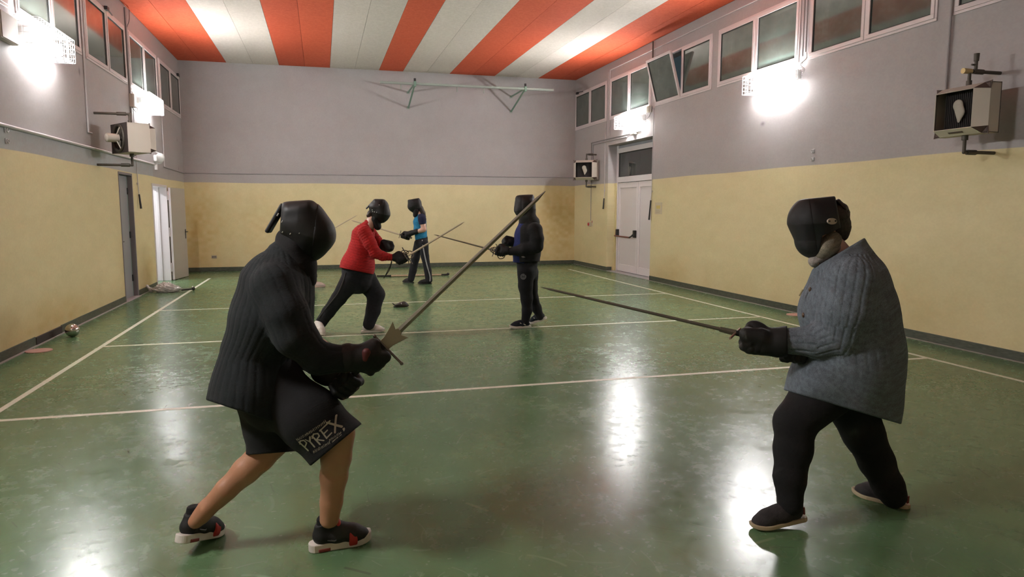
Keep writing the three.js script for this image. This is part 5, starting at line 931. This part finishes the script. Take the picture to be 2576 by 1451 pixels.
  for (const [h, t, o] of [[[-0.023,-0,0.033], [-0.281,-0,0.097], {}], [along([0.203,0.101,-0.1], [0, 1, 0], 0), [-0.004,-0,-0.269], { up: [-0.4, 0.9, 0] }]]) {
    const S = shoe(p, h, t, { upper: navy, soleMat: M_rubber, sole: 0.034, top: 0.09, length: 0.29, cell: 0.008, laces: M_black, ...o });
    for (const e of [1, -1]) part('side_mark', join([rod(V(0.08, 0.05, 0.047 * e), V(0.16, 0.078, 0.04 * e), 0.007, 0.009, 6), rod(V(0.06, 0.075, 0.043 * e), V(0.15, 0.07, 0.045 * e), 0.007, 0.005, 6)]).applyMatrix4(S.m), M_rubber, S.s, 'white side mark');
    part('toe_edge', solid([{ c: [[0.27, 0.03, -0.02, 0.012], [0.285, 0.03, 0, 0.012], [0.27, 0.03, 0.02, 0.012]], k: 0.01 }], 0.005).applyMatrix4(S.m), std({ color: rgb(0.35, 0.25, 0.05), roughness: 0.6 }), S.s);
  }
  const s = thing('rapier', 'sidesword with curled guard held by the fencer in black jacket', 'sword', O, T), fl = [-dir[1], dir[0], 0];
  part('blade', bladeGeo(gd, tip, 0.024, 0.015, 0.007, fl), M_blade, s);
  const ring = (c, r, ax, arc = Math.PI * 2, rot = 0) => { const g = new THREE.TorusGeometry(r, 0.006, 8, 26, arc).rotateZ(rot); g.applyQuaternion(new THREE.Quaternion().setFromUnitVectors(V(0, 0, 1), vv(ax).normalize())); return g.translate(...c); };
  part('guard_ring', join([ring(gd, 0.045, [0.6, 0.1, 0.8]), ring(along(gd, dir, 0.03), 0.03, [0.2, 0.3, 1])]), M_bladeDark, s);
  part('quillons', join([tube([gd, [-0.48,1.144,0.15], [-0.496,1.16,0.15]], 0.006, 6, true), rod(vv(gd), vv([-0.544,0.994,0.15]), 0.006)]), M_bladeDark, s);
  part('knuckle_bow', tube([[-0.48,1.021,0.15], [-0.448,0.967,0.15], [-0.394,0.972,0.15], [-0.367,1.01,0.15]], 0.007, 6, true), std({ color: rgb(0.2, 0.17, 0.11), roughness: 0.4, metalness: 0.6 }), s);
  part('grip', rod(vv(gd), vv(along(gd, dir, -0.14)), 0.014, 0.012), M_black, s);
  part('pommel', mv(new THREE.SphereGeometry(0.024, 16, 12), ...along(gd, dir, -0.16)), M_bladeDark, s);
}
// ---------------------------------------------------------------- fencer in the blue shirt
{
  const O = [2.017,0,-15.232], T = VIEW_TURN; LAT = [0.13,0,0.992];
  const p = thing('person', 'person in light blue shirt with navy sleeves and white-striped trousers near back wall', 'person', O, T);
  const J = { head: [-0.052,1.706,-0], neck: [0.014,1.518,-0], chest: [0.029,1.365,-0], waist: [0.043,1.159,-0], pelvis: [0.058,0.97,-0], face: [-0.96, -0.15, 0.1], up: [0, 1, 0], lat: [0, 0, 1],
    arms: [[[0.106,1.419,0.19], [0.14,1.175,0.22], [-0.004,1.147,0.16], [-0.093,1.13,0.14]], [[-0.028,1.413,-0.18], [-0.052,1.196,-0.2], [-0.155,1.116,-0], [-0.209,1.092,0.05]]],
    legs: [[[0.111,0.906,0.09], [0.139,0.579,0.08], [0.208,0.085,0.06], [0.138,0.033,0.06]], [[0.002,0.897,-0.09], [-0.098,0.55,-0.08], [-0.187,0.117,-0.05], [-0.267,0.056,-0.05]]] };
  body(p, J, M_skinPale, 0.015, 0.94, [{ c: [[0.114,1.335,0.2,0.056], [0.14,1.191,0.22,0.054], [0.031,1.152,0.17,0.043]], k: 0.02 }]);
  const F0 = [{ c: [[0.031,1.476,-0,0.069], [0.029,1.356,0,0.133], [0.035,1.176,0,0.129], [0.058,0.987,-0,0.133]], s: 1.22, k: 0.05 }];
  part('shirt', solid(F0, 0.013, { cuts: [[0.058,0.983,-0,0.216,-0.976,0.014]], ribs: { depth: 0.005, fn: (x, y, z) => fbm(x * 9, y * 9, z * 9, 2) } }), cloth(0.02, 0.28, 0.52), p);
  part('sleeve', solid([{ c: [[0.09,1.443,0.13,0.085], [0.105,1.402,0.19,0.081], [0.107,1.318,0.21,0.072]], k: 0.03 }], 0.011, { cuts: [[0.084,1.296,-0,0.081,-0.997,0.012]] }), cloth(0.012, 0.014, 0.06), p, 'navy raglan sleeve');
  part('sleeve', solid([{ c: [[-0.004,1.44,-0.13,0.078], [-0.03,1.396,-0.19,0.078], [-0.041,1.309,-0.2,0.07]], k: 0.03 }], 0.011, { cuts: [[-0.002,1.292,-0,0.042,-0.999,0.017]] }), cloth(0.012, 0.014, 0.06), p, 'navy raglan sleeve');
  { const F = field(F0); part('back_panel', tube([[0.106,1.494,0.12], [0.15,1.435,0.14], [0.165,1.316,0.1], [0.168,1.205,0.1]].map((q) => { const r = onto(F, q, 0.5); return r[2] < -0.1 ? q : r; }), 0.014, 6, true), cloth(0.4, 0.42, 0.46), p, 'pale piping on the back'); }
  part('trousers', solid([
    { c: [[0.066,0.987,-0,0.129], [0.065,0.867,0,0.138]], s: 1.15, k: 0.05 },
    { c: [[0.119,0.889,0.09,0.103], [0.14,0.605,0.08,0.086], [0.195,0.302,0.07,0.077], [0.217,0.093,0.06,0.077]], k: 0.03 },
    { c: [[-0.007,0.88,-0.09,0.104], [-0.089,0.568,-0.08,0.091], [-0.143,0.291,-0.06,0.078], [-0.188,0.1,-0.05,0.073]], k: 0.03 },
  ], 0.0125, { ribs: { depth: 0.005, fn: (x, y, z) => fbm(x * 8, y * 10, z * 8, 3) } }), cloth(0.013, 0.015, 0.02), p);
  { const F = field([{ c: [[0.066,0.987,-0,0.129], [0.065,0.867,0,0.138]], s: 1.15 }, { c: [[0.119,0.889,0.09,0.103], [0.14,0.605,0.08,0.086], [0.195,0.302,0.07,0.077], [0.217,0.093,0.06,0.077]] }], { k: 0.03 });
    part('side_stripe', tube([[0.096,0.966,0.1], [0.119,0.804,0.1], [0.151,0.606,0.1], [0.207,0.348,0.1], [0.248,0.175,0.1], [0.247,0.071,0.1]].map((q) => onto(F, q, 0.5)), 0.013, 6, true), cloth(0.5, 0.5, 0.5), p, 'white stripe down the trouser side'); }
  const dome = [{ c: [[-0.094,1.748,-0,0.125], [-0.103,1.68,-0,0.116], [-0.07,1.595,0,0.069]], s: 1.05, k: 0.03 }, { c: [[-0.016,1.757,-0,0.086], [0.008,1.655,-0,0.078]], s: 1.25, k: 0.03 }, { c: [[-0.178,1.808,0,0.034], [-0.007,1.825,-0,0.034]], s: 1.8, k: 0.04 }], crown = [-0.058,1.846,-0,-0.166,0.986,0.036];
  const mk = part('mask', solid(dome, 0.008, { cuts: [crown, [-0.146,1.671,-0,-0.99,-0.009,0.141]] }), M_maskDark, p);
  part('wire_front', solid(dome, 0.008, { inflate: 0.003, cuts: [crown, [-0.129,1.671,-0,0.99,0.009,-0.14]] }), M_maskWire, mk);
  part('bib', solid([{ c: [[-0.045,1.587,-0,0.069], [-0.055,1.493,0,0.06]], s: 1.8, k: 0.03 }], 0.009), M_blackCloth, mk);
  part('hair', solid([{ c: [[0.05,1.638,-0,0.06], [0.1,1.535,-0,0.052], [0.142,1.459,-0,0.026]], k: 0.02, s: 1.3 }], 0.009), M_hair, p);
  const gd = [-0.383,1.079,0.14], tip = [-1.425,1.383,0.1], dir = vv(tip).sub(vv(gd)).normalize().toArray();
  part('glove', solid([...gripHand([-0.299,1.045,0.14], dir, [-0.093,1.121,0.14], 1, 0.016, 0.017, 0.029), { c: [[-0.013,1.147,0.16,0.055], [-0.127,1.113,0.14,0.051], [-0.23,1.079,0.14,0.051]], k: 0.03 }], 0.008), M_leather, p);
  part('glove', solid([...gripHand([-0.233,1.016,0.07], dir, [-0.147,1.099,-0], -1, 0.016, 0.016, 0.028), { c: [[-0.147,1.108,-0,0.043], [-0.194,1.058,0.04,0.043]], k: 0.03 }], 0.008), M_leather, p);
  for (const [h, t] of [[[0.26,0,-0], [0.043,0,-0]], [[-0.153,0,-0.164], [-0.442,0,-0.331]]]) shoe(p, h, t, { upper: M_leather, soleMat: M_black, sole: 0.022, top: 0.085, length: 0.29, cell: 0.01, laces: M_black });
  const s = thing('longsword', 'pale training sword held by the blue-shirted fencer, passing behind the red fencer', 'sword', O, T), fl = [-dir[1], dir[0], 0];
  part('blade', bladeGeo(gd, tip, 0.036, 0.026, 0.008, fl), M_bladePale, s);
  part('cross_guard', rod(vv(along(gd, fl, 0.08)), vv(along(gd, fl, -0.09)), 0.007, 0.007), M_bladeDark, s);
  part('grip', rod(vv(gd), vv(along(gd, dir, -0.24)), 0.0145, 0.012), M_black, s);
  part('pommel', mv(new THREE.SphereGeometry(0.022, 14, 10), ...along(gd, dir, -0.25)), M_bladeDark, s);
}
// ---------------------------------------------------------------- partner of the blue-shirted fencer, nearly hidden behind the near left fencer
{
  const O = [-0.148,0,-15.172], T = VIEW_TURN; LAT = [0.282,0,0.959];
  const p = thing('person', 'person mostly hidden behind the dark-jacketed fencer, only pinkish white shoe and sword showing', 'person', O, T);
  const J = { head: [-0.146,1.613,0], neck: [-0.169,1.425,-0], chest: [-0.182,1.278,-0], waist: [-0.198,1.064,-0], pelvis: [-0.204,0.882,-0], face: [0.97, -0.1, 0.1], up: [0, 1, 0], lat: [0, 0, 1],
    arms: [[[-0.15,1.315,0.19], [-0.1,1.089,0.22], [0.09,1.102,0.14], [0.15,1.101,0.12]], [[-0.212,1.306,-0.19], [-0.172,1.089,-0.2], [0.017,1.064,-0], [0.058,1.065,0.03]]],
    legs: [[[-0.146,0.821,0.09], [-0.061,0.507,0.08], [-0.021,0.126,0], [0.035,0.05,0]], [[-0.266,0.811,-0.09], [-0.308,0.469,-0.08], [-0.411,0.112,-0.05], [-0.38,0.045,-0.05]]] };
  body(p, J, M_skinPale, 0.015, 1);
  part('jacket', solid([{ c: [[-0.179,1.376,-0,0.083], [-0.182,1.278,-0,0.132], [-0.198,1.047,0,0.132], [-0.206,0.808,-0,0.149]], s: 1.25, k: 0.05 }, { c: [[-0.152,1.331,0.18,0.082], [-0.1,1.089,0.22,0.073], [0.082,1.102,0.14,0.049]], k: 0.03 }, { c: [[-0.208,1.323,-0.18,0.084], [-0.172,1.089,-0.2,0.075], [0.017,1.064,-0,0.05]], k: 0.03 }], 0.014, { cuts: [[-0.191,0.75,-0,0.016,-0.998,0.056]] }), cloth(0.013, 0.016, 0.02), p);
  part('trousers', solid([{ c: [[-0.204,0.882,-0,0.132], [-0.207,0.783,0,0.124]], s: 1.15, k: 0.05 }, { c: [[-0.148,0.788,0.09,0.099], [-0.069,0.507,0.08,0.082], [-0.037,0.228,0.02,0.066]], k: 0.03 }, { c: [[-0.267,0.777,-0.09,0.1], [-0.308,0.469,-0.08,0.083], [-0.391,0.213,-0.05,0.066]], k: 0.03 }], 0.013), cloth(0.012, 0.013, 0.017), p);
  const mk = part('mask', solid([{ c: [[-0.113,1.638,-0,0.107], [-0.115,1.564,-0,0.099]], s: 1.0, k: 0.03 }, { c: [[-0.178,1.638,-0,0.083]], s: 1.2, k: 0.03 }], 0.009), M_maskDark, p);
  part('bib', solid([{ c: [[-0.15,1.499,-0,0.066], [-0.136,1.425,-0,0.058]], s: 1.7, k: 0.03 }], 0.009), M_blackCloth, mk);
  const gd = [0.216,1.109,0.12], tip = [0.908,1.499,0.06], dir = vv(tip).sub(vv(gd)).normalize().toArray();
  part('glove', solid([...gripHand([0.149,1.068,0.12], dir, [0.062,1.093,0.13], 1, 0.016, 0.016, 0.028)], 0.009), M_leather, p);
  part('glove', solid([...gripHand([0.082,1.041,0.06], dir, [0,1.055,-0], -1, 0.016, 0.016, 0.028)], 0.009), M_leather, p);
  for (const [h, t] of [[[-0.071,0,0.074], [0.172,0,-0.075]], [[-0.483,0,-0], [-0.233,0,-0]]]) shoe(p, h, t, { upper: std({ color: rgb(0.6, 0.47, 0.44), roughness: 0.55 }), soleMat: std({ color: rgb(0.62, 0.45, 0.4), roughness: 0.55 }), sole: 0.028, top: 0.09, length: 0.28, cell: 0.01, laces: M_rubber });
  const s = thing('longsword', 'pale slender sword rising beside the mask of the near left fencer', 'sword', O, T), fl = [-dir[1], dir[0], 0];
  part('blade', bladeGeo(gd, tip, 0.026, 0.018, 0.007, fl), M_bladePale, s);
  part('cross_guard', rod(vv(along(gd, fl, 0.08)), vv(along(gd, fl, -0.08)), 0.007, 0.007), M_bladeDark, s);
  part('grip', rod(vv(gd), vv(along(gd, dir, -0.24)), 0.0145, 0.012), M_black, s);
  part('pommel', mv(new THREE.SphereGeometry(0.022, 14, 10), ...along(gd, dir, -0.25)), M_bladeDark, s);
}
// ---------------------------------------------------------------- dark slipper left on the floor
{
  const t = thing('slipper', 'dark slipper lying on the floor between the red and black fencers', 'slipper', [1.236,0,-11.617], VIEW_TURN);
  shoe(t, [-0.127,0,-0.047], [0.105,0,-0.142], { upper: std({ color: rgb(0.03, 0.022, 0.02), roughness: 0.6 }), soleMat: M_black, sole: 0.022, top: 0.055, length: 0.24, cell: 0.006 });
  part('buckle', rod(V(0.0, 0.085, 0.03), V(0.012, 0.065, 0.05), 0.006), M_steel, t);
  part('strap', solid([{ c: [[-0.12, 0.05, 0.0, 0.012], [-0.15, 0.075, 0, 0.006]], s: 2.4 }], 0.005), M_black, t);
}
{ // practice sword lying along the back wall
  const s = thing('practice_sword', 'wooden practice sword with dark grip lying on floor behind the blue-shirted fencer', 'sword', [2.119,0,-17.078], VIEW_TURN);
  const M_wood = std({ color: rgb(0.42, 0.3, 0.2), roughness: 0.5 }), A = vv([-0.835,-0,0.298]), B = vv([-0.5,-0,0.249]), C = vv([0.673,-0,-0.051]), D = vv([0.834,-0,-0.102]), u = (v) => v.setY(0.024);
  [A, B, C, D].forEach(u);
  part('blade', rod(B, C, 0.024, 0.022, 10), M_wood, s);
  part('grip', join([rod(C, D, 0.02, 0.022, 10), mv(new THREE.SphereGeometry(0.036, 16, 12), D.x, 0.036, D.z)]), M_black, s);
  part('point', rod(A, B, 0.02, 0.024, 10), M_black, s);
}
renderer.render(scene, camera);
